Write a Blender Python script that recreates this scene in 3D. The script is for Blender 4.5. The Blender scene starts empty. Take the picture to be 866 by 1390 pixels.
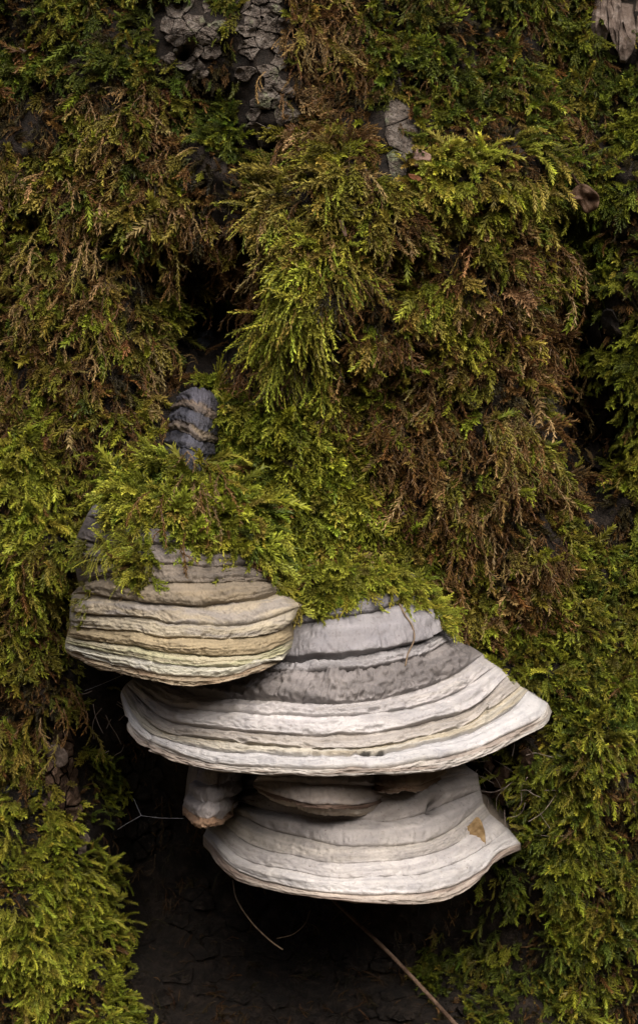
import bpy, math, random
import numpy as np
from mathutils import Vector, Matrix
from mathutils.bvhtree import BVHTree

random.seed(7)
rng = np.random.default_rng(11)
SC = bpy.context.scene
COL = SC.collection

# ------------------------------------------------------------------ camera
PITCH = math.radians(14.0)
DIST = 1.6           # metres from the lens to the bark
S = 0.0005           # metres per photograph pixel at that distance
ZC = 1.2             # height of the picture's centre above the ground
F = np.array([0, math.cos(PITCH), -math.sin(PITCH)])
U = np.array([0, math.sin(PITCH), math.cos(PITCH)])
CAM = np.array([0, 0, ZC]) - F * DIST

cam = bpy.data.cameras.new('camera')
cam.sensor_fit = 'VERTICAL'
cam.sensor_height = 36.0
cam.lens = 36.0 * DIST / (1390 * S)
cam.clip_start = 0.05
cam.clip_end = 500
co = bpy.data.objects.new('camera', cam)
co.location = CAM
co.rotation_euler = (math.radians(90) - PITCH, 0, 0)
COL.objects.link(co)
SC.camera = co

# ------------------------------------------------------------------ sky, sun, exposure
SUN_EL, SUN_AZ = 49.0, 164.0
w = bpy.data.worlds.new('World')
SC.world = w
w.use_nodes = True
nt = w.node_tree
bgn = nt.nodes['Background']
sky = nt.nodes.new('ShaderNodeTexSky')
sky.sky_type = 'NISHITA'
sky.sun_disc = False
sky.sun_elevation = math.radians(SUN_EL)
sky.sun_rotation = math.radians(SUN_AZ)
sky.air_density = .7
sky.dust_density = 5.0
sky.ozone_density = .4
nt.links.new(sky.outputs[0], bgn.inputs[0])
bgn.inputs[1].default_value = 0.06
sl = bpy.data.lights.new('sun', 'SUN')
sl.energy = 1.5
sl.angle = math.radians(48)
sl.color = (1.0, 0.96, 0.90)
so = bpy.data.objects.new('sun', sl)
_el, _az = math.radians(SUN_EL), math.radians(SUN_AZ)
_d = Vector((math.sin(_az) * math.cos(_el), math.cos(_az) * math.cos(_el), math.sin(_el)))
so.rotation_euler = _d.to_track_quat('Z', 'Y').to_euler()
so.location = (1, -2, 4)
COL.objects.link(so)
vs = SC.view_settings
vs.view_transform = 'Standard'
vs.look = 'None'
vs.exposure = 1.95
vs.gamma = 1.0
SC.render.engine = 'CYCLES'
SC.cycles.use_denoising = True
SC.cycles.max_bounces = 6

# ------------------------------------------------------------------ maths helpers
def W(px, py, y):
    """photograph pixel -> the point of its ray at world depth y (the bark is near y = 0, the viewer at negative y)"""
    px, py, y = np.broadcast_arrays(np.asarray(px, float), np.asarray(py, float), np.asarray(y, float))
    a = (px - 433.0) * S
    b = (695.0 - py) * S
    dy = F[1] * DIST + U[1] * b
    dz = F[2] * DIST + U[2] * b
    t = (y - CAM[1]) / dy
    return np.stack([a * t, y, CAM[2] + dz * t], -1)

_T = rng.random((64, 64, 64))
def vn(x, y=0.0, z=0.0):
    x, y, z = np.broadcast_arrays(np.asarray(x, float), np.asarray(y, float), np.asarray(z, float))
    i, j, k = np.floor(x).astype(int), np.floor(y).astype(int), np.floor(z).astype(int)
    fx, fy, fz = x - i, y - j, z - k
    fx = fx * fx * (3 - 2 * fx); fy = fy * fy * (3 - 2 * fy); fz = fz * fz * (3 - 2 * fz)
    i0, j0, k0 = i & 63, j & 63, k & 63
    i1, j1, k1 = (i + 1) & 63, (j + 1) & 63, (k + 1) & 63
    def L(a, b, t): return a + (b - a) * t
    return L(L(L(_T[i0, j0, k0], _T[i1, j0, k0], fx), L(_T[i0, j1, k0], _T[i1, j1, k0], fx), fy),
             L(L(_T[i0, j0, k1], _T[i1, j0, k1], fx), L(_T[i0, j1, k1], _T[i1, j1, k1], fx), fy), fz) * 2 - 1
def fbm(x, y=0.0, z=0.0, o=3):
    r, a, f = 0, 1.0, 1.0
    for q in range(o):
        r = r + a * vn(np.asarray(x) * f + q * 7.3, np.asarray(y) * f + q * 3.1, np.asarray(z) * f)
        a *= .5; f *= 2.03
    return r

# ------------------------------------------------------------------ object helpers
def mesh_of(name, verts, faces, smooth=True, cols=None):
    me = bpy.data.meshes.new(name)
    verts = np.asarray(verts, dtype=np.float32)
    if isinstance(faces, np.ndarray):
        n, k = faces.shape
        me.vertices.add(len(verts)); me.vertices.foreach_set('co', verts.ravel())
        me.loops.add(n * k); me.loops.foreach_set('vertex_index', faces.ravel().astype(np.int32))
        me.polygons.add(n)
        me.polygons.foreach_set('loop_start', np.arange(0, n * k, k, dtype=np.int32))
        me.update(calc_edges=True)
    else:
        me.from_pydata([tuple(v) for v in verts], [], faces)
    if smooth:
        me.polygons.foreach_set('use_smooth', np.ones(len(me.polygons), dtype=bool))
    if cols is not None:
        at = me.attributes.new('pigment', 'FLOAT_COLOR', 'POINT')
        c4 = np.ones((len(verts), 4), dtype=np.float32); c4[:, :3] = cols
        at.data.foreach_set('color', c4.ravel())
    me.validate()
    return me
def put(name, me, mat, parent=None, loc=(0, 0, 0)):
    o = bpy.data.objects.new(name, me)
    if mat is not None and me is not None and not me.materials:
        me.materials.append(mat)
    o.location = loc
    if parent is not None: o.parent = parent
    COL.objects.link(o)
    return o
def tag(o, label=None, cat=None, group=None, kind=None):
    for k, v in (('label', label), ('category', cat), ('group', group), ('kind', kind)):
        if v: o[k] = v
    return o
def grid_faces(nr, nc, flip=False):
    i = np.arange(nr - 1)[:, None] * nc + np.arange(nc - 1)[None, :]
    f = np.stack([i, i + 1, i + nc + 1, i + nc], -1).reshape(-1, 4)
    return f[:, ::-1].copy() if flip else f
def tube(pts, radii, sides=6, cap=True):
    pts = [Vector(p) for p in pts]
    V, Fc = [], []
    up = Vector((.13, .4, .9))
    for i, p in enumerate(pts):
        t = (pts[min(i + 1, len(pts) - 1)] - pts[max(i - 1, 0)]).normalized()
        a = t.cross(up).normalized(); b = t.cross(a)
        r = radii[i] if hasattr(radii, '__len__') else radii
        for k in range(sides):
            an = 2 * math.pi * k / sides
            V.append(p + (a * math.cos(an) + b * math.sin(an)) * r)
    for i in range(len(pts) - 1):
        for k in range(sides):
            k2 = (k + 1) % sides
            Fc.append((i * sides + k, i * sides + k2, (i + 1) * sides + k2, (i + 1) * sides + k))
    if cap:
        Fc.append(tuple(range(sides))[::-1])
        Fc.append(tuple((len(pts) - 1) * sides + k for k in range(sides)))
    return V, Fc
def spline(pts, n):
    """smooth open curve through pts (any dimension), n samples even in arc length"""
    P = np.asarray(pts, float)
    A = np.vstack([2 * P[0] - P[1], P, 2 * P[-1] - P[-2]])
    out = []
    for i in range(1, len(A) - 2):
        t = np.linspace(0, 1, 24, endpoint=False)[:, None]
        p0, p1, p2, p3 = A[i - 1], A[i], A[i + 1], A[i + 2]
        out.append(.5 * ((2 * p1) + (-p0 + p2) * t + (2 * p0 - 5 * p1 + 4 * p2 - p3) * t ** 2 + (-p0 + 3 * p1 - 3 * p2 + p3) * t ** 3))
    out.append(P[-1:])
    Q = np.vstack(out)
    d = np.r_[0, np.cumsum(np.linalg.norm(np.diff(Q, axis=0), axis=1))]
    s = np.linspace(0, d[-1], n)
    return np.stack([np.interp(s, d, Q[:, k]) for k in range(Q.shape[1])], -1)

# ------------------------------------------------------------------ materials
def new_mat(name):
    m = bpy.data.materials.new(name); m.use_nodes = True
    n = m.node_tree.nodes; l = m.node_tree.links
    return m, n, l, n['Principled BSDF']
def ramp(n, stops):
    r = n.new('ShaderNodeValToRGB')
    while len(r.color_ramp.elements) < len(stops): r.color_ramp.elements.new(.5)
    for e, (p, c) in zip(r.color_ramp.elements, stops):
        e.position = p; e.color = (*c, 1)
    return r
def tex_noise(n, l, co_, scale, detail=5, rough=.6):
    t = n.new('ShaderNodeTexNoise'); t.inputs['Scale'].default_value = scale
    t.inputs['Detail'].default_value = detail; t.inputs['Roughness'].default_value = rough
    l.new(co_, t.inputs['Vector'])
    return t
def mix_rgb(n, l, a, b, fac, mode='MIX'):
    m = n.new('ShaderNodeMix'); m.data_type = 'RGBA'; m.blend_type = mode
    for s, v in ((m.inputs[0], fac), (m.inputs[6], a), (m.inputs[7], b)):
        if hasattr(v, 'is_output'): l.new(v, s)
        else: s.default_value = v if isinstance(v, (int, float)) else (*v, 1)
    return m.outputs[2]

def mat_earth(name, stops, scale=60, bump=.6, dist=.004, rough=.9):
    m, n, l, b = new_mat(name)
    g = n.new('ShaderNodeNewGeometry').outputs['Position']
    t = tex_noise(n, l, g, scale, 8, .7)
    r = ramp(n, stops); l.new(t.outputs['Fac'], r.inputs[0])
    l.new(r.outputs[0], b.inputs['Base Color'])
    t2 = tex_noise(n, l, g, scale * 5, 6, .7)
    ad = n.new('ShaderNodeMath'); ad.operation = 'MULTIPLY_ADD'; ad.inputs[1].default_value = .4
    l.new(t2.outputs['Fac'], ad.inputs[0]); l.new(t.outputs['Fac'], ad.inputs[2])
    bp = n.new('ShaderNodeBump'); bp.inputs['Strength'].default_value = bump; bp.inputs['Distance'].default_value = dist
    l.new(ad.outputs[0], bp.inputs['Height']); l.new(bp.outputs[0], b.inputs['Normal'])
    b.inputs['Roughness'].default_value = rough
    b.inputs['Specular IOR Level'].default_value = .25
    return m

def mat_fungus():
    m, n, l, b = new_mat('fungus_crust')
    a = n.new('ShaderNodeAttribute'); a.attribute_name = 'pigment'
    g = n.new('ShaderNodeNewGeometry').outputs['Position']
    # mottled chalky crust: faint patches, dirt specks
    t1 = tex_noise(n, l, g, 55, 6, .65)
    r1 = ramp(n, [(.3, (.80, .80, .82)), (.7, (1.06, 1.05, 1.03))]); l.new(t1.outputs['Fac'], r1.inputs[0])
    c = mix_rgb(n, l, a.outputs['Color'], r1.outputs[0], 1.0, 'MULTIPLY')
    t2 = tex_noise(n, l, g, 420, 4, .6)
    r2 = ramp(n, [(.30, (.55, .50, .46)), (.42, (1, 1, 1))]); l.new(t2.outputs['Fac'], r2.inputs[0])
    c = mix_rgb(n, l, c, r2.outputs[0], .55, 'MULTIPLY')
    v = n.new('ShaderNodeTexVoronoi'); v.inputs['Scale'].default_value = 240; l.new(g, v.inputs['Vector'])
    r3 = ramp(n, [(.07, (.28, .22, .18)), (.16, (1, 1, 1))]); l.new(v.outputs['Distance'], r3.inputs[0])
    t3 = tex_noise(n, l, g, 30, 3, .6)
    r4 = ramp(n, [(.52, (0, 0, 0)), (.66, (1, 1, 1))]); l.new(t3.outputs['Fac'], r4.inputs[0])
    c = mix_rgb(n, l, c, mix_rgb(n, l, c, r3.outputs[0], 1.0, 'MULTIPLY'), r4.outputs[0])
    l.new(c, b.inputs['Base Color'])
    t5 = tex_noise(n, l, g, 190, 8, .7)
    t6 = tex_noise(n, l, g, 900, 4, .6)
    ad = n.new('ShaderNodeMath'); ad.operation = 'MULTIPLY_ADD'; ad.inputs[1].default_value = .3
    l.new(t6.outputs['Fac'], ad.inputs[0]); l.new(t5.outputs['Fac'], ad.inputs[2])
    bp = n.new('ShaderNodeBump'); bp.inputs['Strength'].default_value = .55; bp.inputs['Distance'].default_value = .0022
    l.new(ad.outputs[0], bp.inputs['Height']); l.new(bp.outputs[0], b.inputs['Normal'])
    b.inputs['Roughness'].default_value = .78
    b.inputs['Specular IOR Level'].default_value = .3
    return m

def mat_moss(instanced=True):
    m, n, l, b = new_mat('moss_leaf' if instanced else 'moss_sprig_leaf')
    a = n.new('ShaderNodeAttribute')
    if instanced:
        a.attribute_type = 'INSTANCER'; a.attribute_name = 'scol'
    else:
        a.attribute_type = 'OBJECT'; a.attribute_name = 'scol'
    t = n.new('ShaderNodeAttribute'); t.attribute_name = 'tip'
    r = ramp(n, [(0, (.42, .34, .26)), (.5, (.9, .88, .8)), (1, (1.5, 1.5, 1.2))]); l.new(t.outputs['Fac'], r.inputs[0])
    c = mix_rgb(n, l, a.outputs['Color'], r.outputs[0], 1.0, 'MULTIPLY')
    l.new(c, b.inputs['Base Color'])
    b.inputs['Roughness'].default_value = .55
    b.inputs['Specular IOR Level'].default_value = .28
    tr = n.new('ShaderNodeBsdfTranslucent'); l.new(c, tr.inputs[0])
    mx = n.new('ShaderNodeMixShader'); mx.inputs[0].default_value = .2
    l.new(b.outputs[0], mx.inputs[1]); l.new(tr.outputs[0], mx.inputs[2])
    l.new(mx.outputs[0], n['Material Output'].inputs[0])
    return m

def mat_bark():
    m, n, l, b = new_mat('bark_plate')
    g = n.new('ShaderNodeNewGeometry').outputs['Position']
    mp = n.new('ShaderNodeMapping'); mp.inputs['Scale'].default_value = (1, 1, 1.5); l.new(g, mp.inputs[0])
    t = tex_noise(n, l, mp.outputs[0], 170, 10, .78)
    r = ramp(n, [(.34, (.022, .016, .012)), (.44, (.088, .068, .054)), (.55, (.155, .128, .106)), (.70, (.25, .22, .19))]); l.new(t.outputs['Fac'], r.inputs[0])
    t2 = tex_noise(n, l, g, 50, 6, .7)
    r2 = ramp(n, [(.56, (0, 0, 0)), (.66, (1, 1, 1))]); l.new(t2.outputs['Fac'], r2.inputs[0])
    c = mix_rgb(n, l, r.outputs[0], mix_rgb(n, l, r.outputs[0], (1.3, 1.7, 1.2), 1.0, 'MULTIPLY'), r2.outputs[0])
    l.new(c, b.inputs['Base Color'])
    v = n.new('ShaderNodeTexVoronoi'); v.feature = 'DISTANCE_TO_EDGE'; v.inputs['Scale'].default_value = 190
    wp = mix_rgb(n, l, mp.outputs[0], tex_noise(n, l, g, 120, 3, .6).outputs['Color'], .012)
    l.new(wp, v.inputs['Vector'])
    rv = ramp(n, [(0, (0, 0, 0)), (.12, (1, 1, 1))]); l.new(v.outputs['Distance'], rv.inputs[0])
    ad = n.new('ShaderNodeMath'); ad.operation = 'MULTIPLY_ADD'; ad.inputs[1].default_value = .35
    l.new(rv.outputs[0], ad.inputs[0]); l.new(t.outputs['Fac'], ad.inputs[2])
    bp = n.new('ShaderNodeBump'); bp.inputs['Strength'].default_value = 1.0; bp.inputs['Distance'].default_value = .005
    l.new(ad.outputs[0], bp.inputs['Height']); l.new(bp.outputs[0], b.inputs['Normal'])
    b.inputs['Roughness'].default_value = .9
    b.inputs['Specular IOR Level'].default_value = .2
    return m

M_TRUNK = mat_earth('rotten_bark', [(.3, (.004, .003, .002)), (.5, (.014, .0095, .0065)), (.72, (.04, .028, .020))], 120, 1.0, .006)
M_GROUND = mat_earth('leaf_litter', [(.3, (.02, .014, .008)), (.5, (.06, .042, .022)), (.7, (.11, .08, .045))], 6, .8, .03)
M_FUNGUS = mat_fungus()
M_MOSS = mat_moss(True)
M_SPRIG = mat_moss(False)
M_BARK = mat_bark()
M_WOOD = mat_earth('weathered_wood', [(.3, (.03, .02, .015)), (.5, (.09, .066, .052)), (.7, (.17, .14, .12))], 130, .7, .003)
M_REDWOOD = mat_earth('rotting_brown_wood', [(.3, (.025, .014, .008)), (.5, (.075, .045, .028)), (.7, (.15, .10, .07))], 130, .7, .003)
M_DRY = mat_earth('dry_leaf', [(.3, (.03, .017, .009)), (.5, (.065, .036, .02)), (.7, (.11, .066, .04))], 160, .5, .001, .7)
M_OCHRE = mat_earth('ochre_leaf', [(.3, (.08, .05, .02)), (.5, (.15, .095, .042)), (.7, (.21, .145, .07))], 160, .5, .001, .7)
M_PINK = mat_earth('pale_pinkish_leaf', [(.3, (.08, .048, .034)), (.5, (.14, .085, .062)), (.7, (.21, .14, .11))], 160, .5, .001, .7)
M_ORANGE = mat_earth('orange_chip', [(.3, (.10, .036, .015)), (.6, (.18, .07, .03))], 200, .5, .001, .7)
M_STRAW = mat_earth('dry_stem', [(.3, (.07, .045, .028)), (.6, (.17, .12, .075))], 200, .4, .001, .7)
M_FIBRE = mat_earth('root_fibre', [(.3, (.08, .06, .05)), (.6, (.26, .21, .18))], 200, .3, .001, .8)
M_SILK = mat_earth('spider_silk', [(.3, (.25, .25, .26)), (.6, (.4, .4, .42))], 50, .1, .001, .5)
M_STONE = mat_earth('dark_crust', [(.3, (.012, .012, .014)), (.5, (.035, .036, .04)), (.7, (.08, .085, .095))], 120, .8, .003)
M_PALE = mat_earth('pale_crust', [(.3, (.14, .13, .12)), (.6, (.3, .29, .28))], 160, .5, .002)

# ------------------------------------------------------------------ the trunk's relief (towards the viewer, metres)
RAD = 0.50
BUMPS = [
    (560, 330, 210, 170, .050), (660, 235, 110, 55, .040), (420, 430, 85, 110, .035), (430, 270, 90, 50, .025),
    (280, 440, 70, 95, -.110), (370, 225, 40, 38, -.045), (350, 400, 40, 70, -.035),
    (795, 560, 55, 170, -.080), (765, 420, 38, 80, -.050), (760, 300, 30, 40, -.03),
    (900, 340, 85, 230, .055), (830, 1050, 120, 260, .035), (560, 1300, 170, 90, -.07),
    (320, 1200, 190, 170, -.150), (190, 1090, 55, 200, -.070), (640, 1090, 80, 90, -.05),
    (50, 1250, 110, 130, .045), (20, 700, 95, 130, .040), (30, 930, 80, 100, .020),
    (125, 860, 35, 150, -.050), (110, 1060, 40, 60, -.01),
    (150, 220, 220, 220, .020), (660, 640, 120, 130, .018), (300, 140, 30, 70, -.012), (362, 90, 36, 120, .028), (262, 40, 40, 60, .024), (532, 190, 30, 50, .026), (848, 20, 40, 80, .016),
    (620, 850, 120, 90, -.02), (255, 75, 9, 11, -.03), (252, 2, 8, 9, -.025), (255, 172, 14, 18, -.03),
    (600, 215, 40, 20, -.02), (545, 350, 50, 30, -.022),
]
def relief(px, py):
    r = np.zeros(np.broadcast(px, py).shape)
    wx = px + 18 * vn(px / 70, py / 70, 3.3); wy = py + 18 * vn(px / 70, py / 70, 8.1)
    for cx, cy, rx, ry, h in BUMPS:
        r = r + h * np.exp(-((wx - cx) / rx) ** 2 - ((wy - cy) / ry) ** 2)
    r = r + .015 * vn(px / 75, py / 75, 1.5) + .012 * vn(px / 34, py / 34, 2.5) + .0035 * vn(px / 13, py / 15, 4.5) + .0018 * vn(px / 6, py / 7, 5.5)
    return r
def depth(px, py):
    x = np.clip((px - 433) * S, -.47, .47)
    return RAD - np.sqrt(RAD * RAD - x * x) - relief(px, py)

GX = np.arange(-360, 1227, 4.5); GY = np.arange(-420, 1840, 4.5)
gpx, gpy = np.meshgrid(GX, GY)
gd = depth(gpx, gpy)
TP = W(gpx, gpy, gd)
nr, nc = gd.shape
NB = 26
def trunk_mesh():
    rings = []
    for i in range(nr):
        a, b = TP[i, 0], TP[i, -1]
        a0 = math.atan2(b[1] - RAD, b[0]); a1 = math.atan2(a[1] - RAD, a[0])
        if a1 < a0: a1 += 2 * math.pi
        # round the back from the far edge to the near one
        ang = np.linspace(a0, a1, NB + 2)
        ra = np.linspace(math.hypot(b[0], b[1] - RAD), math.hypot(a[0], a[1] - RAD), NB + 2)
        back = np.stack([ra * np.cos(ang), RAD + ra * np.sin(ang), np.linspace(b[2], a[2], NB + 2)], -1)[1:-1]
        rings.append(np.vstack([TP[i], back]))
    top, bot = rings[0].copy(), rings[-1].copy()
    def ext(r, k, z):
        q = r.copy(); q[:, 0] *= k; q[:, 1] = RAD + (q[:, 1] - RAD) * k; q[:, 2] = z + (r[:, 2] - r[:, 2].mean()) * .3
        return q
    rings = [ext(top, .62, 6.0), ext(top, .8, 3.0), ext(top, .93, 2.1)] + rings + [ext(bot, 1.12, .3), ext(bot, 1.35, -.06)]
    n = rings[0].shape[0]
    V = np.vstack(rings)
    i = np.arange(len(rings) - 1)[:, None] * n
    j = np.arange(n)[None, :]; j2 = (j + 1) % n
    fc = np.stack([i + j, i + n + j, i + n + j2, i + j2], -1).reshape(-1, 4)
    return V, fc
trunk = bpy.data.objects.new('tree_trunk', None); COL.objects.link(trunk)
tag(trunk, 'old tree trunk with dark rotting bark, overgrown by moss and shelf fungi', 'tree trunk')
tv, tf = trunk_mesh()
bark = put('bark', mesh_of('bark', tv, tf), M_TRUNK, trunk)
BV_TRUNK = BVHTree.FromPolygons([tuple(v) for v in tv], [tuple(f) for f in tf])

# forest floor
gn = 60
gxs = np.linspace(-40, 40, gn * 2); gys = np.linspace(-40, 40, gn * 2)
ggx, ggy = np.meshgrid(np.sign(gxs) * np.abs(gxs / 40) ** 1.8 * 40, np.sign(gys) * np.abs(gys / 40) ** 1.8 * 40)
# unseen banks added all round the tree to block low sky light
_q = np.clip((np.hypot(ggx, ggy) - 2.6) / 8.0, 0, 1)
gz = 7.2 * _q * _q * (3 - 2 * _q) + .12 * fbm(ggx / 2.2, ggy / 2.2, 1.0) * np.clip(np.hypot(ggx, ggy) / 2, .2, 1)
ground = put('ground', mesh_of('ground', np.stack([ggx, ggy, gz], -1).reshape(-1, 3), grid_faces(gn * 2, gn * 2)), M_GROUND)
tag(ground, kind='structure')

# ------------------------------------------------------------------ bark plates left bare between the moss
def plate_patch(poly, step, mat, lift, aspect=1.0, z_jit=.5, name='bark_plate', skip=.06, seed=0, gap=.93):
    """irregular plates (cells round scattered seeds) inside an outline given on the bark"""
    r = random.Random(seed)
    P = np.asarray(poly, float)
    x0, y0 = P.min(0); x1, y1 = P.max(0)
    n_ = max(4, int((x1 - x0 + 2 * step) * (y1 - y0 + 2 * step * aspect) / (step * step * aspect)))
    seeds = []
    for _ in range(n_ * 30):
        q = (r.uniform(x0 - step, x1 + step), r.uniform(y0 - step * aspect, y1 + step * aspect))
        if all((q[0] - p[0]) ** 2 + ((q[1] - p[1]) / aspect) ** 2 > (step * r.uniform(.45, .95)) ** 2 for p in seeds): seeds.append(q)
        if len(seeds) >= n_: break
    def inside(x, y):
        c = False
        for i in range(len(P)):
            xa, ya = P[i]; xb, yb = P[i - 1]
            if (ya > y) != (yb > y) and x < (xb - xa) * (y - ya) / (yb - ya) + xa: c = not c
        return c
    for (sx, sy) in seeds:
        if not inside(sx, sy) or r.random() < skip: continue
        cell = [(sx - 1.6 * step, sy - 1.6 * step * aspect), (sx + 1.6 * step, sy - 1.6 * step * aspect), (sx + 1.6 * step, sy + 1.6 * step * aspect), (sx - 1.6 * step, sy + 1.6 * step * aspect)]
        for (tx_, ty_) in seeds:
            dx, dy = tx_ - sx, (ty_ - sy) / aspect ** 2
            if (dx, dy) == (0, 0) or abs(dx) > 4 * step or abs(ty_ - sy) > 4 * step * aspect: continue
            mx, my = (tx_ + sx) / 2, (ty_ + sy) / 2
            new = []
            for k in range(len(cell)):
                p, p2 = cell[k], cell[(k + 1) % len(cell)]
                da = (p[0] - mx) * dx + (p[1] - my) * dy; db = (p2[0] - mx) * dx + (p2[1] - my) * dy
                if da <= 0: new.append(p)
                if da * db < 0:
                    t = da / (da - db); new.append((p[0] + (p2[0] - p[0]) * t, p[1] + (p2[1] - p[1]) * t))
            cell = new
            if len(cell) < 3: break
        if len(cell) < 3: continue
        per = np.array(cell + cell[:1]); dl = np.r_[0, np.cumsum(np.hypot(*np.diff(per, axis=0).T))]
        tt = np.linspace(0, dl[-1], 15)[:-1]
        ox, oy = np.interp(tt, dl, per[:, 0]), np.interp(tt, dl, per[:, 1])
        ox = ox + 3.2 * vn(ox / 7, oy / 7, 13.); oy = oy + 3.2 * vn(ox / 7, oy / 7, 17.)
        n = len(ox); cx, cy = ox.mean(), oy.mean()
        h = lift * (1 + r.uniform(-z_jit, z_jit)); tx, ty = r.uniform(-.1, .1), r.uniform(-.1, .1)
        X = [cx + (ox - cx) * k for k in (gap + .03, gap - .02, gap - .10, .5)] + [np.array([cx])]
        Y = [cy + (oy - cy) * k for k in (gap + .03, gap - .02, gap - .10, .5)] + [np.array([cy])]
        H = [-.008, h * .8, h, h, h]
        V = []
        for ring in range(5):
            rough_ = .0030 * fbm(X[ring] / 9, Y[ring] / 9, 19., 4) if ring else 0
            V.append(W(X[ring], Y[ring], depth(X[ring], Y[ring]) - H[ring] - rough_ - (X[ring] - cx) * S * tx - (Y[ring] - cy) * S * ty))
        V = np.vstack(V)
        Fc = []
        for ring in range(3):
            for k in range(n):
                k2 = (k + 1) % n
                Fc.append((ring * n + k, ring * n + n + k, ring * n + n + k2, ring * n + k2))
        for k in range(n): Fc.append((3 * n + k, 4 * n, 3 * n + (k + 1) % n))
        org = V[-1].copy()
        put(name, mesh_of(name, V - org, Fc, smooth=False), mat, trunk, tuple(org))
plate_patch([(222, -40), (300, -40), (306, 60), (275, 100), (228, 92)], 21, M_BARK, .003, .75, z_jit=.45, gap=.985, seed=1)
plate_patch([(315, -40), (388, -40), (394, 80), (392, 205), (368, 218), (338, 180), (330, 60)], 23, M_BARK, .0035, .75, z_jit=.45, gap=.985, seed=2)
plate_patch([(505, 150), (550, 138), (568, 180), (556, 235), (520, 238), (500, 200)], 34, M_BARK, .004, 1.6, seed=3, gap=.985)
plate_patch([(534, 318), (560, 318), (566, 375), (548, 388), (538, 365)], 17, M_BARK, .006, 1.3, gap=.98, seed=4)
plate_patch([(716, 520), (752, 505), (764, 560), (742, 600), (720, 580)], 17, M_BARK, .006, 1.2, gap=.98, seed=5)
plate_patch([(655, 400), (690, 395), (700, 440), (665, 440)], 15, M_BARK, .006, 1.1, gap=.98, seed=15)
plate_patch([(800, -40), (905, -40), (905, 150), (850, 100), (815, 45)], 20, M_WOOD, .004, 4.2, seed=6, gap=.985)
plate_patch([(50, 1000), (100, 985), (112, 1080), (105, 1120), (60, 1100)], 12, M_REDWOOD, .008, 2.0, seed=7)
plate_patch([(195, 1190), (400, 1170), (640, 1250), (640, 1420), (195, 1420)], 30, M_TRUNK, .004, .7, seed=8, skip=.6, gap=.99)
plate_patch([(150, 960), (210, 980), (230, 1150), (160, 1180)], 18, M_TRUNK, .010, 1.3, seed=9, skip=.25)
plate_patch([(225, 400), (330, 380), (345, 500), (250, 520)], 19, M_TRUNK, .008, 1.3, seed=10, skip=.5, gap=.98)
plate_patch([(770, 430), (835, 440), (850, 640), (790, 700)], 20, M_TRUNK, .012, 1.6, seed=12, skip=.3)
plate_patch([(640, 1040), (720, 1020), (715, 1130), (660, 1130)], 16, M_REDWOOD, .010, 1.4, seed=13, skip=.25)

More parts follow.
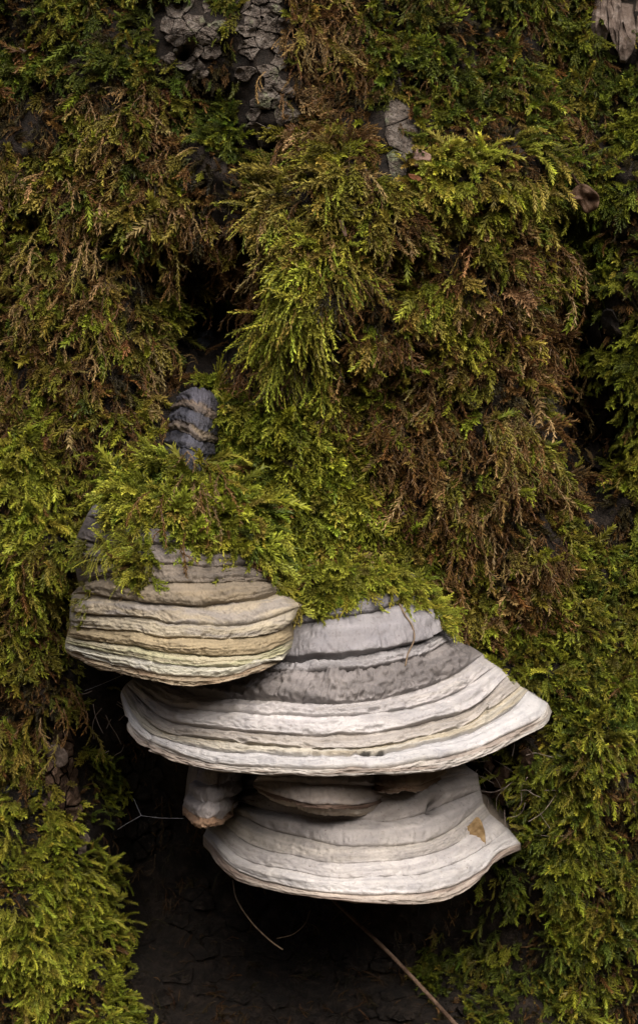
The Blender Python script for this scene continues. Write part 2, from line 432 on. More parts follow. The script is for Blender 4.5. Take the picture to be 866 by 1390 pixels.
# ------------------------------------------------------------------ shelf fungi
NS = 300
ALLV, ALLF = [], []
def hexlin(r, g, b):
    c = np.array([r, g, b]) / 255.0
    return np.where(c <= .04045, c / 12.92, ((c + .055) / 1.055) ** 2.4) * .52
def fungus(name, label, rings, power=.62, group=None, seed=0, rough=1.0, ns=NS, rows=22, rb=None, dents=(), soft=0.0, power_r=None, pore=(.20, .165, .13), back=.05, stripes=1.0, extra=None):
    """rings: groove lines from the attachment down to the lower edge; each = (points on the photograph, reach at the middle, reach at the ends,
    swelling of the band that ends at this groove, pigment of that band, stain colour, stain amount)"""
    R = []
    for i, rg in enumerate(rings):
        q = spline(rg[0], ns)
        s = np.linspace(0, 1, ns)
        env = np.sin(np.pi * s) ** .5
        q = q + np.stack([0 * s, (1.9 * rough * env * vn(s * 14, i * 3.7 + seed, 2.2) + 3.0 * env * vn(s * 7, i * .6 + seed, 2.9)) + .9 * rough * env * vn(s * 40, i * 5.1 + seed, 6.2)], -1)
        dep = -(rg[2] + (rg[1] - rg[2]) * np.sin(np.pi * np.clip(s, 0, 1)) ** np.where(s < .5, power, power if power_r is None else power_r))
        R.append(W(q[:, 0], q[:, 1], dep))
    base = R[-1]
    org = np.array([base[ns // 2][0], base[0][1], base[:, 2].min()])
    root = bpy.data.objects.new(name, None); root.location = org; COL.objects.link(root)
    tag(root, label, 'fungus', group)
    s = np.linspace(0, 1, ns)[None, :]
    nb = len(rings) - 1
    # all the bands as one sheet first, so that normals and relief run on across the grooves
    TS = np.clip(1 - (1 - np.linspace(0, 1, rows + 1)) ** 1.45, 0, 1)
    blocks = []
    for k in range(nb):
        t = TS[:, None, None]
        blk = R[k][None] * (1 - t) + R[k + 1][None] * t
        blocks.append(blk if k == nb - 1 else blk[:-1])
    G = np.vstack(blocks)
    # gentle smoothing down the cap so that the base form is round, then the bands are raised on it
    du = np.gradient(G, axis=1); dv = np.gradient(G, axis=0)
    N = np.cross(du, dv); N /= (np.linalg.norm(N, axis=2, keepdims=True) + 1e-12)
    flip = np.sign((N * np.array([0, -1, .4])).sum(2).mean())
    N *= flip
    for _ in range(6):
        N[1:-1] = (N[:-2] + 2 * N[1:-1] + N[2:]) / 4
        N[:, 1:-1] = (N[:, :-2] + 2 * N[:, 1:-1] + N[:, 2:]) / 4
    N /= (np.linalg.norm(N, axis=2, keepdims=True) + 1e-12)
    tot = G.shape[0]
    kk = np.minimum(np.arange(tot) // rows, nb - 1)[:, None]
    tau = TS[np.arange(tot)[:, None] - kk * rows]
    T = kk + tau
    hs = np.array([rg[3] for rg in rings[1:]])[kk]
    tw = np.clip(tau + 0 * s, 0, 1)
    # a band swells slowly and breaks off in a sharp lip over the groove below it
    lip = .93 + .03 * vn(s * 11, kk * 2.3, seed + .9)
    prof = np.where(tw < lip, (1 - (1 - tw / lip) ** 2.0) ** .75, np.sqrt(np.clip(1 - ((tw - lip) / (1 - lip)) ** 2, 0, 1)))
    prof = prof * (1 - soft) + soft * np.sin(np.pi * tw) ** 1.3
    lump = 1 + .40 * vn(s * 9, T * .9, seed + .5) + .06 * vn(s * 31, T * 1.9, seed + .7)
    D = hs * prof * lump
    rbk = (np.ones(nb) if rb is None else np.array(rb, float))[kk]
    # fine growth lines that follow the bands, waver and fade in and out: thin cuts and soft ribs
    wob = T + .13 * vn(s * 6, T * .5, seed + 9.1) + .06 * vn(s * 22, T * .5, seed + 4.1) + .025 * vn(s * 60, T, seed + 4.6)
    n1 = vn(s * 1.2 + 3.3, wob * 4.6, seed + 1.1); n2 = vn(s * 2.5, wob * 9.0, seed + 2.1)
    line = .5 * n1 + .3 * n2
    cut = np.exp(-(n1 / .10) ** 2) + .5 * np.exp(-(n2 / .13) ** 2)
    fade = np.clip(.25 + 1.1 * vn(s * 4, T * .9, seed + 7.7), 0, 1)
    D = D + stripes * (.0014 * line - .0019 * cut * fade)
    D = D + rough * rbk * (.0012 * vn(s * 16, T * 2.2, seed + 3.1) + .0009 * vn(s * 48, T * 6, seed + 5.1) + .0007 * vn(s * 120, T * 13, seed + 6.1))
    D = D + rough * (rbk - 1).clip(0) * -.0016 * np.exp(-(vn(s * 26, wob * 3.5, seed + 14.) / .09) ** 2)
    chip = np.clip(vn(s * 34, T * 1.4, seed + 12.1) - .42, 0, 1) * np.clip((tau - .55) * 4, 0, 1)
    D = D - rough * .006 * chip
    for (ds_, dT_, rs_, rT_, dh_, *_k) in dents:
        D = D + dh_ * np.exp(-((s - ds_) / rs_) ** 2 - ((T - dT_) / rT_) ** 2)
    edge = np.minimum(1, np.minimum(s, 1 - s) * 14)
    G2 = G + N * (D * edge)[..., None]
    # pigment
    pc = np.array([rg[4] for rg in rings[1:]])
    nxt = np.clip(kk + 1, 0, nb - 1)
    mixk = np.clip((tau - .88) / .24, 0, .5)[..., None]
    C = pc[kk] * (1 - mixk) + pc[nxt] * mixk
    C = np.broadcast_to(C, (tot, ns, 3)).copy()
    C *= (1 + .16 * vn(s * 2, wob * 9, seed + 21.) + .14 * fbm(s * 7, T * 1.6, seed + 22.))[..., None]
    sc = np.array([rg[5] for rg in rings[1:]])[kk]; sa = np.array([rg[6] for rg in rings[1:]])[kk]
    stain = np.clip((fbm(s * 9, wob * 3.1, seed + 31., 4) + .25 * line) * 1.6 + .12, 0, 1) * sa
    C = C * (1 - stain[..., None]) + sc * stain[..., None]
    for (ds_, dT_, rs_, rT_, dh_, *k_) in dents:      # split-crust lesions: the dark of the holes is painted in as black
        if k_:
            wgt = (np.clip(1.5 - ((s - ds_) / rs_) ** 2 - ((T - dT_) / rT_) ** 2 + .8 * vn(s * 150, T * 8, seed + 61.), 0, 1) * k_[0])[..., None]
            C = C * (1 - wgt) + np.array([.012, .011, .012]) * wgt
    C = np.clip(C, .01, .9)
    for k in range(nb):
        a, b_ = k * rows, (k + 1) * rows + 1
        v = G2[a:b_].reshape(-1, 3) - org
        nm = 'margin_rim' if k == nb - 1 else 'growth_band'
        put(nm, mesh_of(nm, v, grid_faces(b_ - a, ns), cols=C[a:b_].reshape(-1, 3)), M_FUNGUS, root)
    # underside: rolls in at the rim, then back to the trunk, faintly hollow
    low = G2[-1]
    cx = low[:, 0].mean()
    pr = [low]
    for f_, dz in ((.015, -.0014), (.04, -.0016), (.08, .0), (.16, .002), (.30, .005), (.5, .009), (.75, .014), (1.0, .018)):
        q = low.copy()
        q[:, 1] = low[:, 1] + (back - low[:, 1]) * f_
        q[:, 0] = low[:, 0] + (cx - low[:, 0]) * .10 * f_
        q[:, 2] = low[:, 2] + dz + .0008 * vn(s[0] * 25, f_ * 5, seed + 41.)
        pr.append(q)
    pr = np.stack(pr)
    pcx = np.array(pore) * np.ones((pr.shape[0], ns, 1)) * (1 + .2 * fbm(s * 12, np.linspace(0, 3, pr.shape[0])[:, None], seed + 51.))[..., None]
    put('pore_surface', mesh_of('pore_surface', pr.reshape(-1, 3) - org, grid_faces(pr.shape[0], ns), cols=np.clip(pcx.reshape(-1, 3), .01, .9)), M_FUNGUS, root)
    off = sum(len(v) for v in ALLV)
    ALLV.append(G2.reshape(-1, 3)); ALLF.append(grid_faces(tot, ns) + off)
    return root

WHITE = hexlin(222, 217, 215); WARM = hexlin(212, 204, 194); GREY = hexlin(160, 154, 154); DGREY = hexlin(120, 114, 112)
CREAM = hexlin(214, 209, 188); OCH = hexlin(176, 156, 122); BUFF = hexlin(192, 178, 154); BROWN = hexlin(120, 84, 56); SOOT = hexlin(74, 70, 72)
GRN = hexlin(176, 180, 130)
# A, the ochre and cream one on top
fungus('bracket_fungus', 'striped ochre and cream hoof-shaped bracket fungus directly under the thick green moss', [
    ([(135, 672), (210, 662), (290, 664), (370, 684)], .050, .0, 0, GREY, GREY, 0),
    ([(118, 700), (180, 715), (260, 722), (350, 728)], .078, .0, .004, GREY, SOOT, .4),
    ([(104, 730), (150, 742), (200, 741), (280, 745), (358, 748)], .088, .0, .005, hexlin(128, 119, 116), SOOT, .3),
    ([(101, 768), (145, 764), (200, 764), (280, 770), (366, 770)], .098, .0, .005, hexlin(132, 122, 114), SOOT, .3),
    ([(108, 796), (150, 783), (200, 791), (270, 792), (372, 790)], .105, .0, .003, hexlin(142, 130, 116), SOOT, .3),
    ([(98, 806), (130, 806), (200, 819), (270, 821), (350, 814), (385, 803)], .110, .0, .006, hexlin(146, 133, 114), OCH, .3),
    ([(95, 830), (180, 839), (270, 849), (340, 846), (414, 822)], .121, .0, .005, BUFF, hexlin(150, 146, 148), .55),
    ([(95, 850), (180, 859), (270, 867), (340, 863), (398, 846)], .127, .0, .004, hexlin(194, 182, 158), hexlin(158, 152, 150), .45),
    ([(91, 864), (180, 877), (270, 889), (340, 888), (401, 866)], .130, .0, .004, hexlin(186, 168, 134), OCH, .5),
    ([(89, 872), (180, 893), (270, 906), (340, 902), (398, 878)], .134, .0, .003, hexlin(206, 196, 166), GRN, .4),
    ([(89, 880), (130, 896), (190, 911), (255, 921), (325, 912), (392, 888)], .139, .0, .004, CREAM, WHITE, .3),
    ([(91, 886), (130, 905), (190, 920), (255, 932), (322, 922), (388, 893)], .140, .0, .002, hexlin(196, 178, 150), BROWN, .5),
], seed=3, rough=.72, back=.06, stripes=1.25, soft=.25, power_r=.15)
# B, the big white one
fungus('bracket_fungus', 'largest bracket fungus, broad and white with grey upper bands and wavy growth ridges', [
    ([(330, 830), (400, 800), (470, 772), (540, 770), (585, 795)], .050, -.01, 0, GREY, GREY, 0),
    ([(330, 850), (400, 835), (470, 812), (520, 797), (590, 812)], .064, -.01, .004, DGREY, SOOT, .3),
    ([(320, 865), (400, 850), (440, 842), (500, 833), (548, 818), (600, 830)], .072, -.01, .004, hexlin(126, 122, 124), SOOT, .3),
    ([(300, 885), (350, 893), (395, 896), (440, 898), (500, 891), (560, 874), (606, 850)], .087, -.01, .010, hexlin(172, 168, 170), GREY, .4),
    ([(270, 905), (330, 912), (380, 912), (430, 912), (500, 906), (560, 894), (622, 866)], .096, -.01, .004, hexlin(182, 178, 178), GREY, .3),
    ([(215, 918), (250, 936), (287, 950), (380, 954), (440, 954), (520, 946), (600, 925), (656, 888)], .108, -.01, .006, hexlin(152, 145, 142), hexlin(112, 106, 104), .55),
    ([(180, 922), (225, 955), (285, 965), (356, 970), (440, 973), (520, 966), (610, 944), (675, 903)], .116, -.01, .004, hexlin(204, 198, 196), WARM, .4),
    ([(172, 928), (215, 970), (265, 986), (356, 996), (440, 999), (520, 993), (600, 976), (648, 955), (690, 916)], .124, -.01, .005, WHITE, GREY, .25),
    ([(168, 933), (207, 984), (260, 1003), (356, 1014), (440, 1019), (530, 1013), (620, 990), (672, 960), (708, 930)], .130, -.01, .004, hexlin(198, 190, 182), hexlin(150, 138, 122), .45),
    ([(165, 938), (200, 992), (252, 1012), (356, 1025), (440, 1028), (530, 1023), (625, 1000), (690, 966), (718, 936)], .136, -.01, .003, hexlin(214, 206, 190), hexlin(190, 170, 130), .4),
    ([(164, 944), (190, 997), (243, 1024), (300, 1035), (356, 1039), (440, 1043), (530, 1041), (620, 1026), (690, 995), (733, 974), (744, 954)], .147, -.01, .004, hexlin(230, 227, 226), WHITE, .3),
    ([(165, 950), (190, 1006), (235, 1032), (290, 1045), (356, 1049), (440, 1053), (530, 1051), (600, 1045), (660, 1022), (712, 998), (740, 984), (749, 966)], .149, -.01, .0022, hexlin(222, 214, 204), BROWN, .5),
], seed=8, rough=1.0, back=.07, ns=420, power=.55, rb=[1, 1, .7, 1, 2.4, 1, 1, 1, .9, .8, 1.2],
   dents=[(.885, 7.7, .013, .40, .010), (.892, 7.75, .005, .22, -.007, 1.0), (.60, 8.92, .014, .14, -.007, .9), (.628, 9.0, .010, .10, -.004, .8), (.575, 9.0, .01, .15, .003), (.12, 9.6, .006, .5, -.004), (.045, 10.6, .006, .6, -.006), (.115, 10.8, .006, .5, -.006)])
# C, the lower smooth one
fungus('bracket_fungus', 'lowest bracket fungus, smooth chalky white shelf with an ochre leaf scrap on it', [
    ([(325, 1050), (400, 1020), (500, 1015), (600, 1020), (640, 1045)], 0.052, -.03, 0, GREY, GREY, 0),
    ([(318, 1072), (380, 1070), (450, 1075), (540, 1072), (600, 1058), (648, 1050)], 0.082, -.03, .003, hexlin(190, 182, 178), GREY, .4),
    ([(316, 1084), (350, 1096), (430, 1110), (500, 1113), (560, 1108), (600, 1094), (652, 1072)], 0.100, -.03, .004, hexlin(196, 188, 182), hexlin(140, 130, 124), .5),
    ([(311, 1098), (345, 1116), (380, 1130), (420, 1141), (480, 1149), (540, 1149), (600, 1134), (656, 1090)], 0.116, -.03, .0045, hexlin(206, 199, 194), GREY, .4),
    ([(298, 1112), (340, 1146), (420, 1166), (500, 1172), (560, 1165), (620, 1145), (666, 1104)], 0.126, -.03, .0022, WARM, GREY, .35),
    ([(282, 1124), (335, 1166), (420, 1186), (500, 1193), (580, 1186), (640, 1160), (690, 1124)], 0.134, -.03, .002, hexlin(216, 210, 206), GREY, .3),
    ([(276, 1134), (320, 1178), (380, 1202), (440, 1212), (520, 1217), (600, 1207), (650, 1182), (676, 1158), (708, 1144)], 0.143, -.03, .004, hexlin(224, 219, 216), WARM, .3),
    ([(276, 1146), (315, 1189), (370, 1209), (440, 1222), (520, 1228), (598, 1222), (640, 1200), (668, 1172), (708, 1153)], 0.145, -.03, .002, hexlin(206, 192, 178), hexlin(110, 74, 60), .5),
], seed=15, rough=.55, back=.07, stripes=.5, power=.55, soft=.5, dents=[(.80, 1.9, .022, .22, -.012, .7), (.62, 1.95, .05, .12, -.004)])
# the lobes between B and C
fungus('fungus_lobe', 'smooth brownish oval fungus lobe wedged between the two big white brackets', [
    ([(346, 1058), (390, 1036), (450, 1030), (505, 1042), (524, 1064)], 0.104, .050, 0, GREY, GREY, 0),
    ([(343, 1062), (390, 1062), (450, 1064), (505, 1068), (529, 1074)], 0.122, .055, .004, hexlin(178, 168, 160), GREY, .5),
    ([(344, 1067), (380, 1081), (440, 1092), (495, 1092), (530, 1079)], 0.130, .060, .002, hexlin(172, 160, 150), GREY, .5),
    ([(347, 1070), (380, 1085), (440, 1096), (495, 1096), (529, 1082)], 0.129, .060, .0012, hexlin(120, 98, 84), hexlin(84, 60, 48), .6),
    ([(350, 1073), (384, 1091), (440, 1104), (492, 1106), (522, 1091)], 0.120, .062, .001, hexlin(176, 162, 144), WARM, .4),
], seed=21, rough=.5, ns=140, rows=10, stripes=.3, back=.05)
fungus('fungus_lobe', 'thin brown fungus layer under the rim of the largest white bracket', [
    ([(470, 1042), (520, 1026), (580, 1026), (604, 1040)], 0.082, .0, 0, GREY, GREY, 0),
    ([(470, 1050), (520, 1066), (570, 1066), (606, 1048)], 0.110, .0, .003, hexlin(158, 140, 120), hexlin(120, 100, 84), .5),
    ([(472, 1054), (520, 1074), (570, 1073), (604, 1054)], 0.110, .0, .0015, hexlin(130, 108, 88), BROWN, .5),
], seed=24, rough=.6, ns=120, rows=10, stripes=.5, back=.05)
fungus('fungus_lobe', 'small greyish fungus lobe with tan lower rim beside the smooth lowest bracket', [
    ([(278, 1042), (300, 1030), (325, 1036)], 0.052, -.01, 0, GREY, GREY, 0),
    ([(264, 1058), (290, 1064), (330, 1058)], 0.074, -.01, .003, hexlin(168, 160, 156), GREY, .4),
    ([(254, 1078), (284, 1088), (325, 1078)], 0.084, -.01, .004, hexlin(176, 168, 164), GREY, .4),
    ([(248, 1094), (270, 1110), (300, 1110), (320, 1094)], 0.090, -.01, .0035, hexlin(184, 176, 172), GREY, .4),
    ([(248, 1104), (270, 1124), (300, 1119), (316, 1102)], 0.091, -.01, .002, hexlin(178, 146, 118), BROWN, .4),
], seed=27, rough=.8, ns=120, rows=10, stripes=.5, back=.05, soft=.8)
# E, the small dark old one above the moss
fungus('bracket_fungus', 'small dark slate-grey bracket fungus with tan stripes, peeking out above the moss', [
    ([(244, 540), (258, 527), (276, 528), (298, 540)], .012, -.03, 0, GREY, GREY, 0),
    ([(234, 552), (252, 541), (276, 551), (306, 572)], .030, -.03, .002, hexlin(92, 90, 100), SOOT, .5),
    ([(229, 560), (250, 552), (275, 563), (308, 584)], .036, -.03, .0015, hexlin(128, 112, 98), SOOT, .5),
    ([(223, 576), (246, 572), (272, 584), (308, 600)], .043, -.03, .002, hexlin(88, 88, 98), SOOT, .5),
    ([(220, 586), (244, 585), (270, 597), (306, 608)], .046, -.03, .0015, hexlin(118, 106, 96), OCH, .4),
    ([(215, 602), (242, 606), (268, 617), (302, 622)], .051, -.03, .002, hexlin(88, 88, 98), SOOT, .5),
    ([(215, 624), (242, 632), (268, 640), (302, 642)], .056, -.03, .002, hexlin(84, 84, 94), SOOT, .5),
], seed=31, rough=.9, ns=130, rows=10, stripes=.8, back=.05, power=1.0, soft=.5, pore=(.02, .018, .018))

FV = np.vstack(ALLV); FF = np.vstack(ALLF)
BV_FUNGI = BVHTree.FromPolygons([tuple(v) for v in FV], [tuple(int(i) for i in f) for f in FF])

# ------------------------------------------------------------------ moss shoots (one set of forms, planted by the thousand)
def leaf_into(V, Fc, Tp, base, direction, side, length, width, tip, curl=.15):
    nrm = np.cross(direction, side)
    i = len(V)
    mid = base + direction * length * .45
    V += [base, mid + side * width * .5 + nrm * length * .06, base + direction * length - nrm * length * curl, mid - side * width * .5 + nrm * length * .06, mid - nrm * length * .05]
    Tp += [tip * .8, tip, min(1, tip + .15), tip, tip * .9]
    Fc += [(i, i + 1, i + 4), (i + 1, i + 2, i + 4), (i + 2, i + 3, i + 4), (i + 3, i, i + 4)]
def branch_into(V, Fc, Tp, pts, n, ll, lw, ang, t0, t1, r, stem=.012, taper=.5):
    pts = np.asarray(pts, float)
    m = len(pts)
    i0 = len(V)
    for q in range(m):
        t = pts[min(q + 1, m - 1)] - pts[max(q - 1, 0)]; t /= np.linalg.norm(t) + 1e-9
        a = np.cross(t, [.3, .5, .8]); a /= np.linalg.norm(a) + 1e-9; b = np.cross(t, a)
        for k in range(3):
            an = 2.094 * k
            V.append(pts[q] + (a * math.cos(an) + b * math.sin(an)) * stem * (1 - .7 * q / m)); Tp.append(t0 * .7)
    for q in range(m - 1):
        for k in range(3):
            k2 = (k + 1) % 3
            Fc.append((i0 + q * 3 + k, i0 + q * 3 + k2, i0 + q * 3 + 3 + k2, i0 + q * 3 + 3 + k))
    for j in range(n):
        u = (j + .6) / n
        x = u * (m - 1); q = min(int(x), m - 2); f_ = x - q
        p = pts[q] * (1 - f_) + pts[q + 1] * f_
        t = pts[q + 1] - pts[q]; t /= np.linalg.norm(t) + 1e-9
        a = np.cross(t, [.21, .63, .75]); a /= np.linalg.norm(a) + 1e-9; b = np.cross(t, a)
        an = j * 2.4 + r.uniform(-.4, .4)
        o = a * math.cos(an) + b * math.sin(an)
        g = ang * (1 - .45 * u) * r.uniform(.75, 1.25)
        d = t * math.cos(g) + o * math.sin(g)
        sd = np.cross(d, o); sd /= np.linalg.norm(sd) + 1e-9
        k = (1 - taper * max(0, u - .3)) * r.uniform(.8, 1.2)
        leaf_into(V, Fc, Tp, p, d, sd, ll * k, lw * k, t0 + (t1 - t0) * u)
def curve_pts(r, L, bend, n=6, wig=.04, start=(0, 0, 0), d0=(0, 0, 1), bd=(1, 0, 0)):
    p = np.array(start, float); d = np.array(d0, float); out = [p.copy()]
    for q in range(n):
        d = d + np.array(bd) * bend / n + np.array([r.uniform(-wig, wig) for _ in range(3)])
        d /= np.linalg.norm(d)
        p = p + d * L / n
        out.append(p.copy())
    return out
PROTO = bpy.data.collections.new('moss_shoot_forms')
KIND = {}
PMESH = []
def proto(kind, V, Fc, Tp):
    me = mesh_of('moss_shoot', np.asarray(V), Fc, smooth=False)
    at = me.attributes.new('tip', 'FLOAT', 'POINT'); at.data.foreach_set('value', np.clip(np.asarray(Tp, np.float32), 0, 1))
    me.materials.append(M_MOSS)
    i = len(PMESH); PMESH.append(me)
    o = bpy.data.objects.new('shoot_%02d' % i, me); PROTO.objects.link(o)
    KIND.setdefault(kind, []).append(i)
pr_ = random.Random(5)
for v in range(5):      # stout leafy shoots, star-tipped
    V, Fc, Tp = [], [], []
    branch_into(V, Fc, Tp, curve_pts(pr_, 1, 1.3), 44, .27, .09, .62, .15, 1.0, pr_, .02, .35)
    proto('spruce', V, Fc, Tp)
for v in range(5):      # feathery shoots with side branches in two rows
    V, Fc, Tp = [], [], []
    st = curve_pts(pr_, 1, 1.1, 8)
    branch_into(V, Fc, Tp, st, 26, .18, .07, .6, .3, 1.0, pr_, .016)
    for j in range(6):
        u = .15 + .11 * j
        k = int(u * 8); sgn = 1 if j % 2 else -1
        b = curve_pts(pr_, .46 - .04 * j, .4, 4, .05, st[k], (.3, sgn * .55, .85))
        branch_into(V, Fc, Tp, b, 11, .15, .06, .6, .35, .95, pr_, .01)
    proto('feather', V, Fc, Tp)
for v in range(5):      # long thread-like shoots
    V, Fc, Tp = [], [], []
    branch_into(V, Fc, Tp, curve_pts(pr_, 1, .8, 9, .10), 34, .10, .035, .5, .35, 1.0, pr_, .010, .2)
    if v % 2:
        b = curve_pts(pr_, .4, .5, 4, .08, (0.05, 0, .4), (.2, .4, .8)); branch_into(V, Fc, Tp, b, 12, .09, .03, .5, .5, 1.0, pr_, .008)
    proto('thread', V, Fc, Tp)
for v in range(6):      # withered, kinked shoots
    V, Fc, Tp = [], [], []
    st = curve_pts(pr_, 1, 1.2, 9, .20)
    branch_into(V, Fc, Tp, st, 30, .13, .034, .42, .35, .95, pr_, .016, .2)
    for j in range(3):
        k = 2 + 2 * j; sgn = 1 if j % 2 else -1
        b = curve_pts(pr_, .36, .9, 5, .2, st[k], (.4, sgn * .6, .6)); branch_into(V, Fc, Tp, b, 11, .11, .03, .45, .4, 1.0, pr_, .011)
    proto('dry', V, Fc, Tp)

def moss_nodes():
    ng = bpy.data.node_groups.new('moss_planting', 'GeometryNodeTree')
    ng.interface.new_socket('Geometry', in_out='INPUT', socket_type='NodeSocketGeometry')
    ng.interface.new_socket('Geometry', in_out='OUTPUT', socket_type='NodeSocketGeometry')
    n, l = ng.nodes, ng.links
    gi, go = n.new('NodeGroupInput'), n.new('NodeGroupOutput')
    iop = n.new('GeometryNodeInstanceOnPoints')
    ci = n.new('GeometryNodeCollectionInfo')
    ci.inputs['Collection'].default_value = PROTO
    ci.inputs['Separate Children'].default_value = True
    ci.inputs['Reset Children'].default_value = True
    def at(name, typ):
        a = n.new('GeometryNodeInputNamedAttribute'); a.data_type = typ; a.inputs['Name'].default_value = name
        return a.outputs[0]
    e = n.new('FunctionNodeEulerToRotation')
    l.new(gi.outputs[0], iop.inputs['Points']); l.new(ci.outputs[0], iop.inputs['Instance'])
    iop.inputs['Pick Instance'].default_value = True
    l.new(at('idx', 'INT'), iop.inputs['Instance Index'])
    l.new(at('rot', 'FLOAT_VECTOR'), e.inputs[0]); l.new(e.outputs[0], iop.inputs['Rotation'])
    l.new(at('scl', 'FLOAT_VECTOR'), iop.inputs['Scale'])
    l.new(iop.outputs[0], go.inputs[0])
    return ng
NG = moss_nodes()

def eulers(dirs, bends):
    z = dirs / np.linalg.norm(dirs, axis=1, keepdims=True)
    x = bends - (bends * z).sum(1, keepdims=True) * z
    x /= np.linalg.norm(x, axis=1, keepdims=True) + 1e-9
    y = np.cross(z, x)
    # columns x, y, z -> XYZ euler
    ry = np.arcsin(np.clip(-x[:, 2], -1, 1))
    rx = np.arctan2(y[:, 2], z[:, 2])
    rz = np.arctan2(x[:, 1], x[:, 0])
    return np.stack([rx, ry, rz], -1)

# pigments of moss
LIME = np.array([.222, .224, .030]); LEAF = np.array([.126, .138, .014]); DEEP = np.array([.052, .067, .008]); OLIVE = np.array([.102, .092, .012])
GOLD = np.array([.172, .138, .030]); RUST = np.array([.082, .043, .014]); TAN = np.array([.200, .132, .060]); DARK = np.array([.026, .020, .007])
